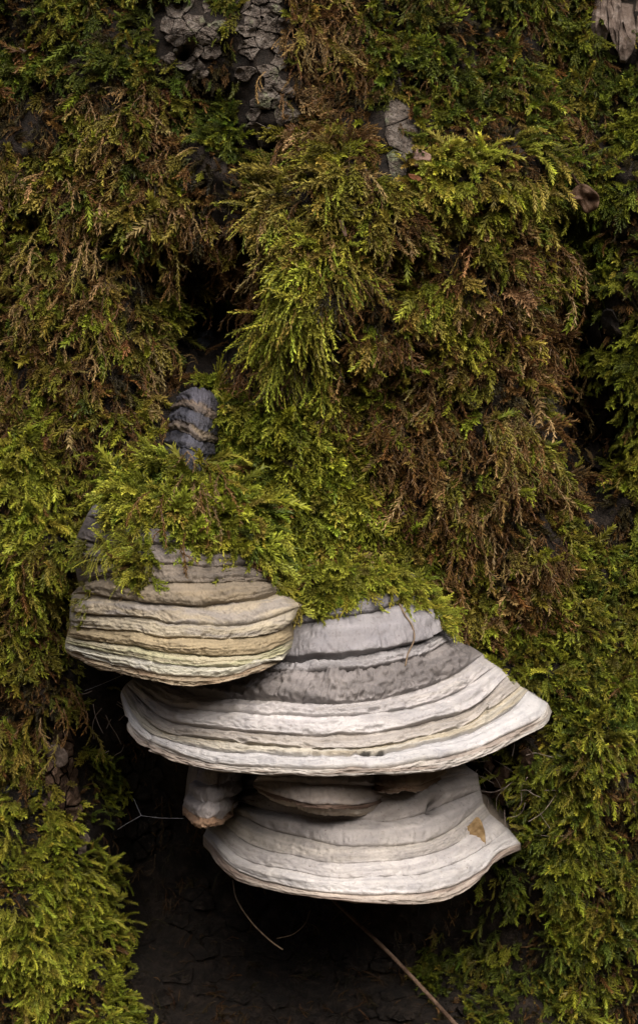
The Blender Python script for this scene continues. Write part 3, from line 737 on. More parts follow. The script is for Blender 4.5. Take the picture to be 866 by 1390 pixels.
# each colony: name, label, outlines (cx, cy, rx, ry), share of shoot forms, pigment shares, shoot length px, up / out / down lean, density px2 per shoot
REG = [
 ('moss_carpet', 'dark olive moss carpet beside the bare grey bark patch with the beetle holes', [(90, 40, 190, 110), (230, 60, 60, 90)], dict(feather=.6, spruce=.4), [(DEEP, 4), (LEAF, 2), (OLIVE, 3), (RUST, 1)], (16, 30), (.2, 1, -.2), 30),
 ('moss_carpet', 'shaggy golden-olive moss with brown tips covering the trunk above the dark hollow', [(120, 280, 230, 200), (100, 440, 170, 120)], dict(feather=.5, spruce=.15, dry=.35), [(OLIVE, 4), (GOLD, 2), (LEAF, 2.6), (RUST, 2.2), (TAN, 1.8), (DEEP, 1.5)], (18, 40), (.0, .8, -.5), 30),
 ('moss_tuft', 'deep green moss tuft between the two bare strips of grey bark', [(300, 150, 52, 95)], dict(feather=.5, spruce=.5), [(DEEP, 4), (LEAF, 3), (OLIVE, 1)], (14, 24), (.3, 1, -.1), 22),
 ('moss_carpet', 'brownish golden moss beside the long bare bark strip', [(450, 90, 75, 140)], dict(feather=.4, dry=.5, thread=.1), [(GOLD, 2), (RUST, 4), (TAN, 1.6), (OLIVE, 2.5), (LEAF, 1)], (18, 38), (.0, .8, -.6), 28),
 ('moss_carpet', 'dark green moss in shade above the yellow-green mossy ledge', [(640, 80, 170, 120), (780, 110, 110, 150), (560, 60, 70, 90)], dict(feather=.5, spruce=.35, dry=.15), [(DEEP, 5), (LEAF, 2.6), (OLIVE, 3), (RUST, 1.4)], (15, 30), (.1, 1, -.3), 28),
 ('moss_cushion', 'yellow-green moss ledge curling over beside the curled dead leaf', [(665, 232, 95, 48), (560, 268, 70, 26)], dict(feather=.65, spruce=.35), [(LIME, 3), (GOLD, 3), (LEAF, 2), (RUST, .8)], (18, 32), (.3, 1, -.35), 20),
 ('hanging_moss', 'olive-yellow moss drape at the lower end of the bare bark strip', [(420, 270, 95, 55)], dict(thread=.45, feather=.45, dry=.1), [(GOLD, 4), (OLIVE, 2.5), (LIME, 1.6), (TAN, .8), (LEAF, 1)], (24, 48), (.0, .7, -.9), 16),
 ('hanging_moss', 'fine bright yellow-green moss sheet hanging like hair beside the dark hollow', [(415, 365, 55, 45), (405, 440, 45, 75)], dict(thread=.85, feather=.15), [(LIME, 4), (GOLD, 2), (LEAF, 2.4), (OLIVE, 1)], (28, 60), (-.1, .5, -1.2), 11),
 ('moss_carpet', 'ragged yellow-green moss below the ledge with patches of bare bark', [(590, 385, 130, 95), (520, 470, 70, 60)], dict(feather=.5, spruce=.25, dry=.2, thread=.05), [(LIME, 2.4), (GOLD, 3), (LEAF, 2.2), (RUST, 2), (TAN, .8)], (16, 34), (.1, 1, -.4), 22),
 ('hanging_moss', 'withered brown moss strands hanging between the ledge and the deep crevice', [(690, 360, 70, 80), (740, 440, 30, 90)], dict(dry=.45, feather=.4, spruce=.15), [(RUST, 4), (TAN, 1.6), (OLIVE, 3), (LEAF, 2.6), (DEEP, 1)], (20, 46), (-.1, .8, -1.0), 24),
 ('hanging_moss', 'mass of brown dying moss with scattered green sprigs above the largest bracket', [(620, 620, 130, 150), (690, 760, 110, 80), (500, 540, 70, 50), (720, 560, 70, 90)], dict(dry=.36, feather=.44, spruce=.2), [(RUST, 4), (TAN, 2.0), (OLIVE, 3.4), (LEAF, 2.2), (GOLD, 1.6)], (18, 42), (-.1, .8, -.8), 22),
 ('moss_cushion', 'fine dark green moss pad on the ridge beyond the deep crevice', [(880, 320, 85, 190), (905, 420, 70, 120)], dict(feather=.9, spruce=.1), [(LEAF, 4), (DEEP, 3), (LIME, .6)], (13, 24), (.2, 1, -.4), 17),
 ('moss_carpet', 'glossy green moss wall beside the two white brackets', [(810, 900, 130, 170), (820, 1130, 130, 220), (800, 760, 110, 60), (960, 1000, 120, 400)], dict(feather=.55, spruce=.4, dry=.05), [(LEAF, 4.5), (LIME, 2), (OLIVE, 3), (DEEP, 3), (RUST, .6)], (15, 28), (.2, 1, -.2), 19),
 ('moss_carpet', 'bright leafy green moss cushion around the small dark bracket', [(330, 600, 130, 75), (230, 650, 90, 40), (400, 640, 90, 70)], dict(feather=.65, spruce=.3, dry=.05), [(LEAF, 4), (LIME, 3.4), (DEEP, 1.4), (GOLD, 1.2)], (20, 40), (.3, 1, -.6), 18),
 ('moss_cushion', 'bright green moss cushion below the shaggy golden moss and beside the ochre bracket', [(20, 690, 95, 120)], dict(spruce=.55, feather=.45), [(LEAF, 4), (LIME, 4), (GOLD, .8)], (16, 30), (.3, 1, -.1), 18),
 ('moss_carpet', 'olive moss with dead brown bits beside the striped ochre bracket', [(30, 900, 90, 150), (70, 780, 60, 70), (80, 590, 90, 50)], dict(feather=.5, spruce=.25, dry=.25), [(OLIVE, 4), (LEAF, 3), (GOLD, 2), (RUST, 2), (LIME, 1)], (16, 34), (.0, 1, -.5), 21),
 ('moss_cushion', 'dense lime-green moss cushion at the foot below the dark stony crust', [(50, 1240, 112, 150), (20, 1420, 130, 110), (-60, 1200, 100, 160)], dict(spruce=.75, feather=.25), [(LIME, 4), (LEAF, 4), (GOLD, 1)], (15, 26), (.5, 1, .0), 15),
 ('moss_tuft', 'small dark green moss tuft beside the spider threads', [(132, 1070, 26, 75)], dict(spruce=.5, feather=.5), [(DEEP, 3), (LEAF, 3)], (10, 20), (.3, 1, -.1), 24),
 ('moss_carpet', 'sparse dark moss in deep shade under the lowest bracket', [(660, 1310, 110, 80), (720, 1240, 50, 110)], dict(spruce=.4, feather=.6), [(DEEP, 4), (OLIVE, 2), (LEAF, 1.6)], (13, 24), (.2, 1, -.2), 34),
 ('dead_moss', 'thin dead moss threads in the black hollow under the brackets', [(300, 1230, 150, 170), (480, 1290, 150, 100), (180, 1080, 40, 150)], dict(dry=.8, thread=.2), [(DARK, 4), (DARK * .5, 3), (RUST * .6, .7)], (10, 26), (-.1, .8, -.4), 80),  # thread pigments darkened to put the hollow's shade into the colour
 ('moss_carpet', 'reddish-brown withered moss rimming the dark hollow', [(290, 330, 95, 60), (330, 480, 60, 70), (230, 520, 60, 60), (360, 380, 30, 90)], dict(dry=.75, feather=.25), [(RUST, 5), (TAN, 1.4), (OLIVE, 2), (DARK, 2)], (18, 40), (-.2, .8, -.8), 42),
]
# zones with little or no moss: (cx, cy, rx, ry, share removed)
BARE = [(258, 575, 46, 52, 1.0), (262, 40, 46, 64, .98), (360, 95, 38, 128, .985), (532, 190, 33, 52, .98), (549, 352, 14, 32, .95), (738, 550, 22, 44, .9), (678, 420, 18, 20, .8), (848, 15, 38, 75, .95),
        (288, 440, 58, 88, .90), (350, 230, 26, 30, .9), (800, 560, 46, 150, .88), (760, 440, 22, 60, .7),
        (330, 1190, 190, 190, .6), (185, 1130, 36, 260, .7), (130, 930, 40, 90, .95), (82, 1040, 28, 60, .95), (500, 1230, 190, 75, .6), (660, 1080, 55, 70, .93),
        (112, 790, 22, 80, .7), (70, 830, 18, 22, .8), (36, 1068, 38, 18, .95), (250, 74, 10, 10, 1), (118, 1150, 12, 34, .9),
        (340, 460, 30, 60, .5), (600, 560, 40, 40, .45), (560, 640, 30, 60, .45)]
EX0, EX1, EY0, EY1 = -160, 1030, -130, 1520
def scatter(n):
    return rng.uniform(EX0, EX1, n), rng.uniform(EY0, EY1, n)
def trunk_frame(px, py):
    e = 6.0
    P = W(px, py, depth(px, py))
    a = W(px + e, py, depth(px + e, py)) - W(px - e, py, depth(px - e, py))
    b = W(px, py + e, depth(px, py + e)) - W(px, py - e, depth(px, py - e))
    N = np.cross(a, b); N /= np.linalg.norm(N, axis=1, keepdims=True) + 1e-12
    N *= np.sign(-N[:, 1:2] + 1e-9)
    return P, N
def plant(r, P, N, px, py, bright=1.0, gap=None):
    nm, label, _, forms, pig, (l0, l1), (up, out, down), _d = r
    n = len(P)
    names = list(forms); pw = np.array([forms[k] for k in names])[None, :]
    # forms and pigments come in patches, not salt and pepper
    u = np.clip(.5 + .55 * vn(px / 26, py / 26, 61.) + rng.normal(0, .22, n), 0, .999)
    ordr = np.argsort(np.argsort(u)) / max(n, 1)
    cum = np.cumsum(pw[0]) / pw.sum()
    fk = np.searchsorted(cum, ordr, side='right').clip(0, len(names) - 1)
    idx = np.zeros(n, np.int32)
    for i, k in enumerate(names):
        sel = fk == i
        idx[sel] = rng.choice(KIND[k], sel.sum())
    isdry = np.array([names[k] == 'dry' for k in fk]); isthr = np.array([names[k] == 'thread' for k in fk])
    cols = np.array([c for c, _ in pig]); cw = np.array([q for _, q in pig], float); cw /= cw.sum()
    key = np.stack([.9 * vn(px / 30 + 11 * i, py / 30, 71. + i) + rng.gumbel(0, .45, n) + .9 * np.log(cw[i] + 1e-6) for i in range(len(cw))], -1)
    brown = np.array([c[0] > c[1] * 1.3 for c in cols])
    key = key + np.where(isdry[:, None] & brown[None], 1.4, 0) + np.where(isdry[:, None] & ~brown[None], -.8, 0)
    c = cols[key.argmax(1)] * np.exp(rng.normal(0, .22, (n, 1))) * (1 + rng.normal(0, .06, (n, 3))) * bright
    L = rng.uniform(l0, l1, n) * S * 1.22 * np.where(isdry, 1.15, 1.0) * np.exp(rng.normal(0, .15, n))
    if gap is not None:      # dead, stunted thatch between the cushions, its pigment darkened to deepen gap shade
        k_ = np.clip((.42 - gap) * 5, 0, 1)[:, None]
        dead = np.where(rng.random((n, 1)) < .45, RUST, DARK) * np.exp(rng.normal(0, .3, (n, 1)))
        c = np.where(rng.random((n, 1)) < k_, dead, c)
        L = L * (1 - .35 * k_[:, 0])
    zup = np.array([0, 0, 1.0])
    d = N * out * .72 + zup * up * rng.random((n, 1)) + zup * down * rng.random((n, 1)) * np.where(isdry | isthr, 1.5, 1.0)[:, None] + rng.normal(0, .42, (n, 3))
    d = d + np.stack([.95 * vn(px / 40, py / 40, 81.), np.zeros(n), .6 * vn(px / 40, py / 40, 85.) - .15], -1)
    bad = (d * N).sum(1) < .1
    d[bad] += N[bad] * .6
    bend = np.array([0, 0, -1.0]) * np.where(isdry | isthr, 1.4, .5 + 0 * L)[:, None] + rng.normal(0, .5, (n, 3))
    rot = eulers(d, bend)
    wid = rng.uniform(.8, 1.2, n)
    scl = np.stack([L * wid, L * wid, L], -1)
    me = bpy.data.meshes.new(nm)
    base = P - N * .0015
    org = base.mean(0)
    me.vertices.add(n); me.vertices.foreach_set('co', (base - org).astype(np.float32).ravel())
    for an, typ, dat, fld in (('idx', 'INT', idx, 'value'), ('rot', 'FLOAT_VECTOR', rot, 'vector'), ('scl', 'FLOAT_VECTOR', scl, 'vector')):
        a = me.attributes.new(an, typ, 'POINT'); a.data.foreach_set(fld, np.ascontiguousarray(dat, dtype=np.int32 if typ == 'INT' else np.float32).ravel())
    a = me.attributes.new('scol', 'FLOAT_COLOR', 'POINT')
    c4 = np.ones((n, 4), np.float32); c4[:, :3] = np.clip(c, .004, .5)
    a.data.foreach_set('color', c4.ravel())
    o = put(nm, me, M_MOSS, None, tuple(org))
    md = o.modifiers.new('planting', 'NODES'); md.node_group = NG
    tag(o, label, 'moss', None, 'stuff')
    return o

# ---- which colony owns each point of the bark
DENS = 8.0
px, py = scatter(int((EX1 - EX0) * (EY1 - EY0) / DENS))
wx = px + 26 * vn(px / 55, py / 55, 41.) + 9 * vn(px / 18, py / 18, 43.)
wy = py + 26 * vn(px / 55, py / 55, 45.) + 9 * vn(px / 18, py / 18, 47.)
score = np.full((len(REG), len(px)), -1e9)
for i, r in enumerate(REG):
    for cx, cy, rx, ry in r[2]:
        score[i] = np.maximum(score[i], 1 - ((wx - cx) / rx) ** 2 - ((wy - cy) / ry) ** 2)
own = score.argmax(0); best = score.max(0)
dens = np.array([r[7] for r in REG])[own]
clump = .5 + .5 * vn(px / 38, py / 38, 51.) + .28 * vn(px / 15, py / 15, 53.)
keep = rng.random(len(px)) < (DENS / dens) * np.clip(.2 + 1.5 * (clump - .18), .6, 1.4)
keep &= ~((best < -1.2) & (rng.random(len(px)) < .55))
for cx, cy, rx, ry, q in BARE:
    ins = ((wx * .4 + px * .6 - cx) / rx) ** 2 + ((wy * .4 + py * .6 - cy) / ry) ** 2
    keep &= ~((ins < 1) & (rng.random(len(px)) < q))
px, py, own, clump = px[keep], py[keep], own[keep], clump[keep]
P, N = trunk_frame(px, py)
# a moss mat has depth: shoots root at different heights in it
P = P + N * (rng.random(len(px)) ** 1.5 * np.clip(clump, 0, 1) * .014)[:, None]
for i, r in enumerate(REG):
    s_ = own == i
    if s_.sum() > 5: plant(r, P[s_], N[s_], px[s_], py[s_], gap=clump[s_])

# ---- moss growing over the brackets: rooted where it meets their crust
def poly_mask(poly, x, y):
    Pq = np.asarray(poly, float); c = np.zeros(len(x), bool)
    for i in range(len(Pq)):
        xa, ya = Pq[i]; xb, yb = Pq[i - 1]
        cond = (ya > y) != (yb > y)
        xi = (xb - xa) * (y - ya) / ((yb - ya) if yb != ya else 1e-9) + xa
        c ^= cond & (x < xi)
    return c
def on_surface(x, y):
    far = W(x, y, np.full(len(x), .6))
    PP = np.zeros((len(x), 3)); NN = np.zeros((len(x), 3)); ok = np.zeros(len(x), bool)
    cv = Vector(CAM)
    for i in range(len(x)):
        d = (Vector(far[i]) - cv).normalized()
        h = BV_FUNGI.ray_cast(cv, d); g = BV_TRUNK.ray_cast(cv, d)
        if h[0] is not None and (g[0] is None or h[3] < g[3]): q = h
        else: q = g
        if q[0] is None: continue
        nn = q[1] if q[1].dot(d) < 0 else -q[1]
        PP[i] = q[0]; NN[i] = nn; ok[i] = True
    return PP, NN, ok
CAPS = [
 (('moss_cap', 'thick bright green feathery moss cap lying on top of the striped ochre bracket', None, dict(feather=.75, spruce=.2, dry=.05), [(LEAF, 4), (LIME, 3.4), (DEEP, 1.6), (GOLD, 1), (RUST, .5)], (22, 42), (.2, .9, -.9), 9),
  [(128, 650), (170, 625), (222, 620), (290, 624), (306, 545), (330, 535), (420, 560), (470, 640), (520, 700), (480, 740), (470, 800), (420, 812), (375, 790), (335, 752), (295, 728), (240, 722), (205, 690), (150, 680)], 12.0, .012),
 (('moss_cap', 'fine lime-green moss fringe creeping over the top of the largest white bracket', None, dict(feather=.8, thread=.2), [(LIME, 5), (LEAF, 2.4), (GOLD, 1)], (14, 26), (.0, .9, -.9), 7),
  [(430, 690), (500, 670), (545, 700), (590, 760), (640, 830), (668, 872), (640, 868), (608, 848), (575, 818), (540, 800), (505, 797), (475, 818), (440, 826), (405, 815), (372, 790), (380, 740)], 7.5, .006),
 (('moss_tuft', 'loose green moss tuft dangling down the flank of the striped ochre bracket', None, dict(feather=.6, thread=.4), [(LEAF, 3), (LIME, 2.4), (OLIVE, 2), (RUST, .8)], (14, 28), (-.2, .8, -.9), 9),
  [(145, 680), (190, 690), (205, 740), (204, 782), (170, 786), (160, 760), (128, 765), (112, 770), (118, 735), (150, 735)], 15.0, .005),
 (('moss_tuft', 'thin green moss film on the shoulder of the striped ochre bracket', None, dict(feather=.5, thread=.5), [(LEAF, 3), (OLIVE, 2), (LIME, 1)], (7, 14), (.0, .8, -.6), 9),
  [(104, 795), (125, 790), (122, 820), (108, 848), (95, 850), (94, 820)], 22.0, .001),
]
for spec, poly, per, thick in CAPS:
    q = np.asarray(poly, float); lo, hi = q.min(0) - 15, q.max(0) + 15
    n = int((hi[0] - lo[0]) * (hi[1] - lo[1]) / per)
    x = rng.uniform(lo[0], hi[0], n); y = rng.uniform(lo[1], hi[1], n)
    xw = x + 8 * vn(x / 16, y / 16, 91.); yw = y + 10 * vn(x / 14, y / 14, 95.)
    m_ = poly_mask(poly, xw, yw) & (vn(x / 20, y / 20, 99.) > -.72)
    x, y = x[m_], y[m_]
    PP, NN, ok = on_surface(x, y)
    x, y, PP, NN = x[ok], y[ok], PP[ok], NN[ok]
    PP = PP + NN * (rng.random(len(x)) * thick * (.4 + .6 * (vn(x / 24, y / 24, 98.) * .5 + .5)))[:, None]
    NN = NN + np.array([0, -.25, .1]); NN /= np.linalg.norm(NN, axis=1, keepdims=True)
    plant(spec, PP, NN, x, y)

# ------------------------------------------------------------------ single sprigs one can pick out
SPR = {}
for k, ids in KIND.items():
    for i in ids:
        me = PMESH[i].copy(); me.name = 'moss_strand'; me.materials.clear(); me.materials.append(M_SPRIG)
        SPR.setdefault(k, []).append(me)
rs = random.Random(77)
def sprigs(name, label, group, kind, poly, n, length, pal, down, seed, lift=.011):
    r = random.Random(seed)
    q = np.asarray(poly, float); lo, hi = q.min(0), q.max(0)
    got = 0
    while got < n:
        x, y = r.uniform(lo[0], hi[0]), r.uniform(lo[1], hi[1])
        if not poly_mask(poly, np.array([x]), np.array([y]))[0]: continue
        PP, NN, ok = on_surface(np.array([x]), np.array([y]))
        if not ok[0]: continue
        d = NN + np.array([[r.uniform(-.6, .6), -.3, down + r.uniform(-.4, .4)]])
        e = eulers(d, np.array([[r.uniform(-.6, .6), 0, -1.0]]))[0]
        L = r.uniform(*length) * S
        o = put(name, r.choice(SPR[kind]), None, None, tuple(PP[0] + NN[0] * lift))
        o.rotation_euler = e; o.scale = (L, L, L)
        c = r.choice(pal) * r.uniform(.8, 1.25)
        o['scol'] = [float(c[0]), float(c[1]), float(c[2])]
        tag(o, label, 'moss', group)
        got += 1
sprigs('moss_strand', 'long withered brown moss strand hanging in front of the deep crevice', 'withered strands by the crevice', 'dry', [(690, 300), (760, 320), (780, 470), (720, 480)], 14, (50, 84), [RUST, TAN, RUST * 1.4], -1.0, 1)
sprigs('moss_strand', 'tan dried moss strand dangling amid the brown dying moss', 'dried strands in the brown moss', 'dry', [(510, 540), (700, 540), (760, 640), (740, 780), (600, 760), (540, 640)], 34, (40, 78), [TAN, RUST * 1.3, TAN * .8, OLIVE], -.9, 2)
sprigs('moss_strand', 'pale tan dried moss strand sticking out of the shaggy golden moss', 'dried strands in the golden moss', 'dry', [(60, 220), (210, 200), (260, 360), (200, 500), (60, 480)], 30, (38, 70), [TAN, RUST * 1.3, GOLD, OLIVE], -.5, 3)
sprigs('moss_strand', 'curled brown moss strand hanging from the bright moss cap over the grey bands', 'brown strands on the moss cap', 'dry', [(230, 632), (292, 636), (300, 712), (245, 715)], 22, (40, 76), [RUST * 1.2, TAN, RUST * 1.6, TAN * .7], -1.3, 4, .027)
sprigs('moss_sprig', 'yellow-green leafy moss sprig fanning out over the grey bands', 'fanning sprigs at the lower edge of the cap', 'feather', [(330, 700), (440, 735), (450, 800), (400, 800), (350, 755)], 14, (36, 60), [LIME, LIME * 1.2, LEAF], -.6, 5, .014)
sprigs('moss_sprig', 'bright upright green moss sprig next to the small dark bracket', 'upright sprigs on the moss cushion', 'feather', [(312, 535), (345, 530), (360, 620), (318, 640)], 12, (36, 54), [LEAF * 1.2, LIME, LEAF], .2, 6, .014)
sprigs('moss_sprig', 'pale yellow moss sprig at the rim of the mossy ledge', 'pale sprigs on the ledge', 'spruce', [(690, 200), (750, 215), (770, 265), (720, 290), (690, 240)], 10, (28, 44), [LIME * 1.2, GOLD * 1.3], -.2, 7)
sprigs('moss_strand', 'brown curled moss strand reaching over the bare crevice beside the ochre bracket', 'brown strands beside the ochre bracket', 'dry', [(60, 880), (110, 880), (100, 990), (50, 980)], 8, (40, 66), [TAN, GOLD, RUST * 1.3], -.9, 8)

# ------------------------------------------------------------------ leaves, chips, stems, threads
def at_surface(x, y, lift=0.0):
    PP, NN, ok = on_surface(np.array([float(x)]), np.array([float(y)]))
    return Vector(PP[0] + NN[0] * lift), Vector(NN[0])
def leaf_obj(name, label, outline, mat, lift, curl=.0, crinkle=.0015, seed=0, cat='leaf', stalk=None, tilt=(0, 0), depth_at=None):
    """thin crumpled sheet: outline in photograph pixels, laid at the surface there"""
    o_ = np.asarray(outline, float); c = o_.mean(0)
    p0, _n = at_surface(c[0], c[1])
    y0 = p0.y - lift if depth_at is None else depth_at
    rim = spline(np.vstack([o_, o_[:1]]), 40)[:-1]
    V = []; Fc = []
    K = 7
    half = max(np.ptp(o_[:, 0]), np.ptp(o_[:, 1])) / 2
    for j in range(K):
        k = (j + 1) / K
        for (x, y) in rim:
            X, Y = c[0] + (x - c[0]) * k, c[1] + (y - c[1]) * k
            dx, dy = (X - c[0]) / half, (Y - c[1]) / half
            off = curl * half * S * (dx * dx) + tilt[0] * dx * half * S + tilt[1] * dy * half * S + crinkle * float(fbm(X / 9., Y / 9., seed * 3.1, 2))
            V.append(W(X, Y, y0 - off))
    V.append(W(c[0], c[1], y0))
    n = len(rim)
    for j in range(K - 1):
        for k in range(n): Fc.append((j * n + k, j * n + (k + 1) % n, (j + 1) * n + (k + 1) % n, (j + 1) * n + k))
    for k in range(n): Fc.append((K * n, k, (k + 1) % n)[::-1])
    org = np.asarray(V[-1])
    root = bpy.data.objects.new(name, None) if stalk else None
    if root: root.location = org; COL.objects.link(root)
    ob = put('leaf_blade' if root else name, mesh_of(name, np.asarray(V) - org, Fc), mat, root, (0, 0, 0) if root else tuple(org))
    sd = ob.modifiers.new('thickness', 'SOLIDIFY'); sd.thickness = .0006
    if root:
        pts = [Vector(W(x, y, d_)) - Vector(org) for x, y, d_ in stalk]
        v, f = tube(spline(pts, 14), np.linspace(.0009, .0006, 14), 6)
        put('leaf_stalk', mesh_of('leaf_stalk', v, f), mat, root)
    tag(root or ob, label, cat)
    return root or ob
dl = float(depth(np.array(785.), np.array(265.)))
leaf_obj('dead_leaf', 'curled brown dead leaf with thin stalk beside the mossy ledge', [(772, 262), (786, 250), (800, 254), (812, 268), (808, 284), (794, 290), (786, 278), (776, 282)], M_DRY, .02, .6, .005, 1,
         stalk=[(788, 254, dl - .036), (778, 240, dl - .038), (768, 222, dl - .036), (762, 210, dl - .012)], tilt=(.3, -.3), depth_at=dl - .036)
leaf_obj('leaf_fragment', 'pale pinkish dead leaf scrap on the bare grey wood', [(560, 196), (572, 204), (584, 210), (583, 218), (572, 217), (566, 226), (561, 222)], M_PINK, .014, .1, .002, 2, tilt=(.2, .3))
leaf_obj('leaf_fragment', 'ochre triangular leaf scrap stuck on the lowest white bracket', [(617, 1126), (634, 1122), (648, 1109), (657, 1128), (658, 1147), (648, 1146), (636, 1138)], M_OCHRE, .003, .2, .0018, 3, tilt=(-.2, .1))
leaf_obj('wood_chip', 'tiny orange-brown wood chip beneath the pinkish leaf scrap', [(554, 236), (565, 238), (572, 243), (566, 246), (556, 241)], M_ORANGE, .018, .0, .0006, 4, cat='chip')
leaf_obj('wood_chip', 'slim orange wood sliver on the yellow-green mossy ledge', [(594, 264), (606, 266), (619, 269), (616, 273), (602, 271)], M_ORANGE, .020, .0, .0006, 5, cat='chip')
leaf_obj('wood_chip', 'pale straw-coloured sliver standing in the olive-yellow moss drape', [(460, 299), (464, 300), (471, 318), (468, 321), (463, 310)], M_PINK, .018, .0, .0006, 6, cat='chip')
leaf_obj('wood_chip', 'rusty orange chip wedged beside the flank of the ochre bracket', [(92, 765), (99, 763), (103, 768), (97, 771)], M_ORANGE, .01, .0, .0006, 7, cat='chip')
leaf_obj('bark_chip', 'pale whitish bark sliver standing upright on the shoulder of the ochre bracket', [(113, 700), (121, 685), (127, 686), (119, 706), (113, 713)], M_PALE, .012, .0, .001, 8, cat='chip')
leaf_obj('bark_chip', 'pale upright bark chip beside the small dark green tuft', [(110, 1124), (116, 1128), (123, 1140), (118, 1148), (117, 1164), (111, 1172), (106, 1150)], M_WOOD, .012, .4, .002, 9, cat='chip')
leaf_obj('bark_chip', 'pinkish grey bark flake beside the pine-cone-like dark crust', [(54, 820), (66, 816), (72, 826), (66, 838), (56, 836)], M_WOOD, .012, .4, .002, 10, cat='chip')
leaf_obj('bark_chip', 'curled light brown bark flake above the rotting brown wood', [(60, 1018), (76, 1010), (90, 1020), (92, 1036), (80, 1042), (70, 1032)], M_WOOD, .014, .5, .002, 11, cat='chip')

def lump(name, label, px_, py_, rx, ry, mat, seed, proud=.6, cat='crust', amp=.25):
    p, _n = at_surface(px_, py_)
    V = []; Fc = []
    a, b = 16, 24
    for i in range(a + 1):
        th = math.pi * i / a
        for j in range(b):
            ph = 2 * math.pi * j / b
            d = np.array([math.sin(th) * math.cos(ph), math.sin(th) * math.sin(ph), math.cos(th)])
            r = 1 + amp * float(fbm(d[0] * 1.7 + seed, d[1] * 1.7, d[2] * 1.7, 4))
            V.append((d[0] * rx * S * r, d[1] * min(rx, ry) * S * r * proud, d[2] * ry * S * r))
    for i in range(a):
        for j in range(b):
            j2 = (j + 1) % b
            Fc.append((i * b + j, (i + 1) * b + j, (i + 1) * b + j2, i * b + j2))
    o = put(name, mesh_of(name, np.asarray(V), Fc), mat, None, tuple(p))
    tag(o, label, cat)
    return o
lump('crust_lump', 'rounded dark grey stony crust lump above the lime-green cushion', 46, 1068, 14, 17, M_STONE, 1.3, 1.1)
lump('crust_lump', 'flat black crust lump beside the rounded dark grey one', 4, 1070, 22, 12, M_STONE, 4.3, 1.0)
lump('crust_lump', 'wrinkled dark brown crust beside the lower flank of the ochre bracket', 70, 865, 17, 28, M_TRUNK, 7.3, 1.0, amp=.5)
lump('lichen_spot', 'tiny white lichen fleck deep in the dark hollow', 272, 440, 6, 5, M_PALE, 2.1, .8, 'lichen', .3)
lump('lichen_spot', 'dull grey lichen patch under the white fleck in the hollow', 280, 465, 13, 20, M_STONE, 3.1, .5, 'lichen', .4)

def strand(name, label, pts, r0, r1, mat, cat, group=None, depths=None, lift=.004):
    P3 = []
    for i, q in enumerate(pts):
        if len(q) == 3: P3.append(W(q[0], q[1], q[2]))
        else:
            p, n_ = at_surface(q[0], q[1], lift); P3.append(np.array(p))
    c = spline(P3, 26)
    org = c[0].copy()
    v, f = tube(c - org, np.linspace(r0, r1, 26), 6)
    o = put(name, mesh_of(name, np.asarray([tuple(q) for q in v]), f), mat, None, tuple(org))
    tag(o, label, cat, group)
    return o
strand('twig', 'thick dry brown stem slanting down from under the lowest bracket', [(452, 1222, .02), (480, 1248, -.02), (510, 1276, -.045), (540, 1306, -.06), (590, 1360, -.072), (660, 1440, -.06), (700, 1500, -.03)], .0011, .0020, M_REDWOOD, 'twig')
strand('grass_stem', 'thin curved straw hanging beneath the lowest bracket', [(316, 1195, .01), (322, 1222, -.01), (342, 1252, -.03), (366, 1276, -.04), (384, 1289, -.045)], .0004, .0006, M_STRAW, 'stem')
strand('grass_stem', 'faint brown arched straw in the dark below the lowest bracket', [(376, 1274, -.02), (398, 1268, -.02), (414, 1254, -.015), (421, 1236, .0)], .0003, .0004, M_STRAW, 'stem')
strand('grass_stem', 'dry tendril lying over the upper bands of the smooth lowest bracket', [(306, 1118), (312, 1104), (316, 1091), (330, 1087), (346, 1086)], .0007, .0005, M_STRAW, 'stem', lift=.001)
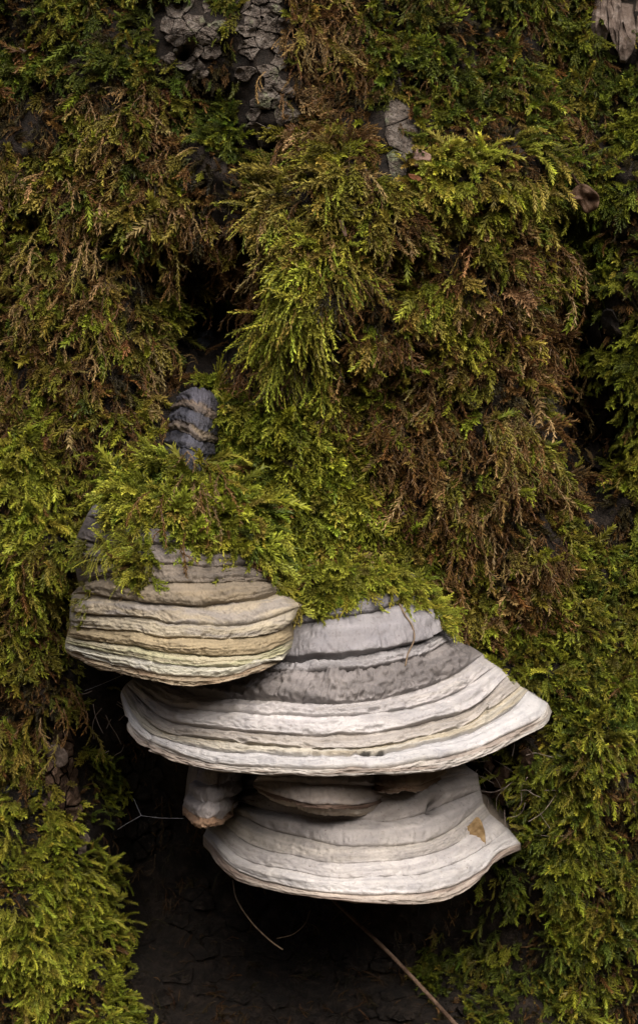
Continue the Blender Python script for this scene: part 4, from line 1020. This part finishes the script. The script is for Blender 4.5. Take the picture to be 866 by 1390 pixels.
strand('grass_stem', 'withered tendril draped down the grey bulging band of the largest bracket', [(540, 818), (548, 836), (558, 850), (560, 868), (553, 888), (550, 905)], .0007, .0005, M_STRAW, 'stem', lift=.001)
strand('spider_thread', 'silk thread running from the dark corner to the small grey lobe', [(192, 1107, -.02), (215, 1110, -.02), (250, 1111, -.03)], .00007, .00007, M_SILK, 'spider thread')
strand('spider_thread', 'slanting silk thread between the knot and the dark green tuft', [(192, 1107, -.02), (176, 1116, -.01), (160, 1126, .0)], .00007, .00007, M_SILK, 'spider thread')
strand('spider_thread', 'short steep silk thread rising from the knot of threads', [(192, 1107, -.02), (187, 1096, -.01), (182, 1084, .01)], .00007, .00007, M_SILK, 'spider thread')
strand('spider_thread', 'silk thread stretched under the rim of the ochre bracket', [(115, 938, .0), (140, 928, -.03), (168, 916, -.06)], .00006, .00006, M_SILK, 'spider thread')
rf = random.Random(3)
for i in range(26):
    x, y = rf.uniform(640, 735), rf.uniform(1025, 1135)
    a = rf.uniform(0, 6.28); L = rf.uniform(10, 30)
    d0 = float(depth(np.array(x), np.array(y))) - rf.uniform(.012, .035)
    pts = [(x, y, d0)]
    for k in range(3):
        a += rf.uniform(-.7, .7)
        x += L * math.cos(a); y += L * math.sin(a); d0 += rf.uniform(-.006, .008)
        pts.append((x, y, d0))
    strand('root_fibre', 'pale hair-thin root fibre tangled between the tips of the two white brackets', pts, .0003, .00014, M_FIBRE, 'root', 'root fibres between the brackets')
for i in range(12):
    x, y = rf.uniform(115, 165), rf.uniform(935, 1050)
    a = rf.uniform(0, 6.28); L = rf.uniform(8, 18)
    d0 = float(depth(np.array(x), np.array(y))) - rf.uniform(.006, .02)
    pts = [(x, y, d0)]
    for k in range(3):
        a += rf.uniform(-.8, .8)
        x += L * math.cos(a); y += L * math.sin(a); d0 += rf.uniform(-.004, .006)
        pts.append((x, y, d0))
    strand('root_fibre', 'whitish frayed fibre in the dark crevice below the ochre bracket', pts, .0003, .00014, M_FIBRE, 'root', 'fibres below the ochre bracket')
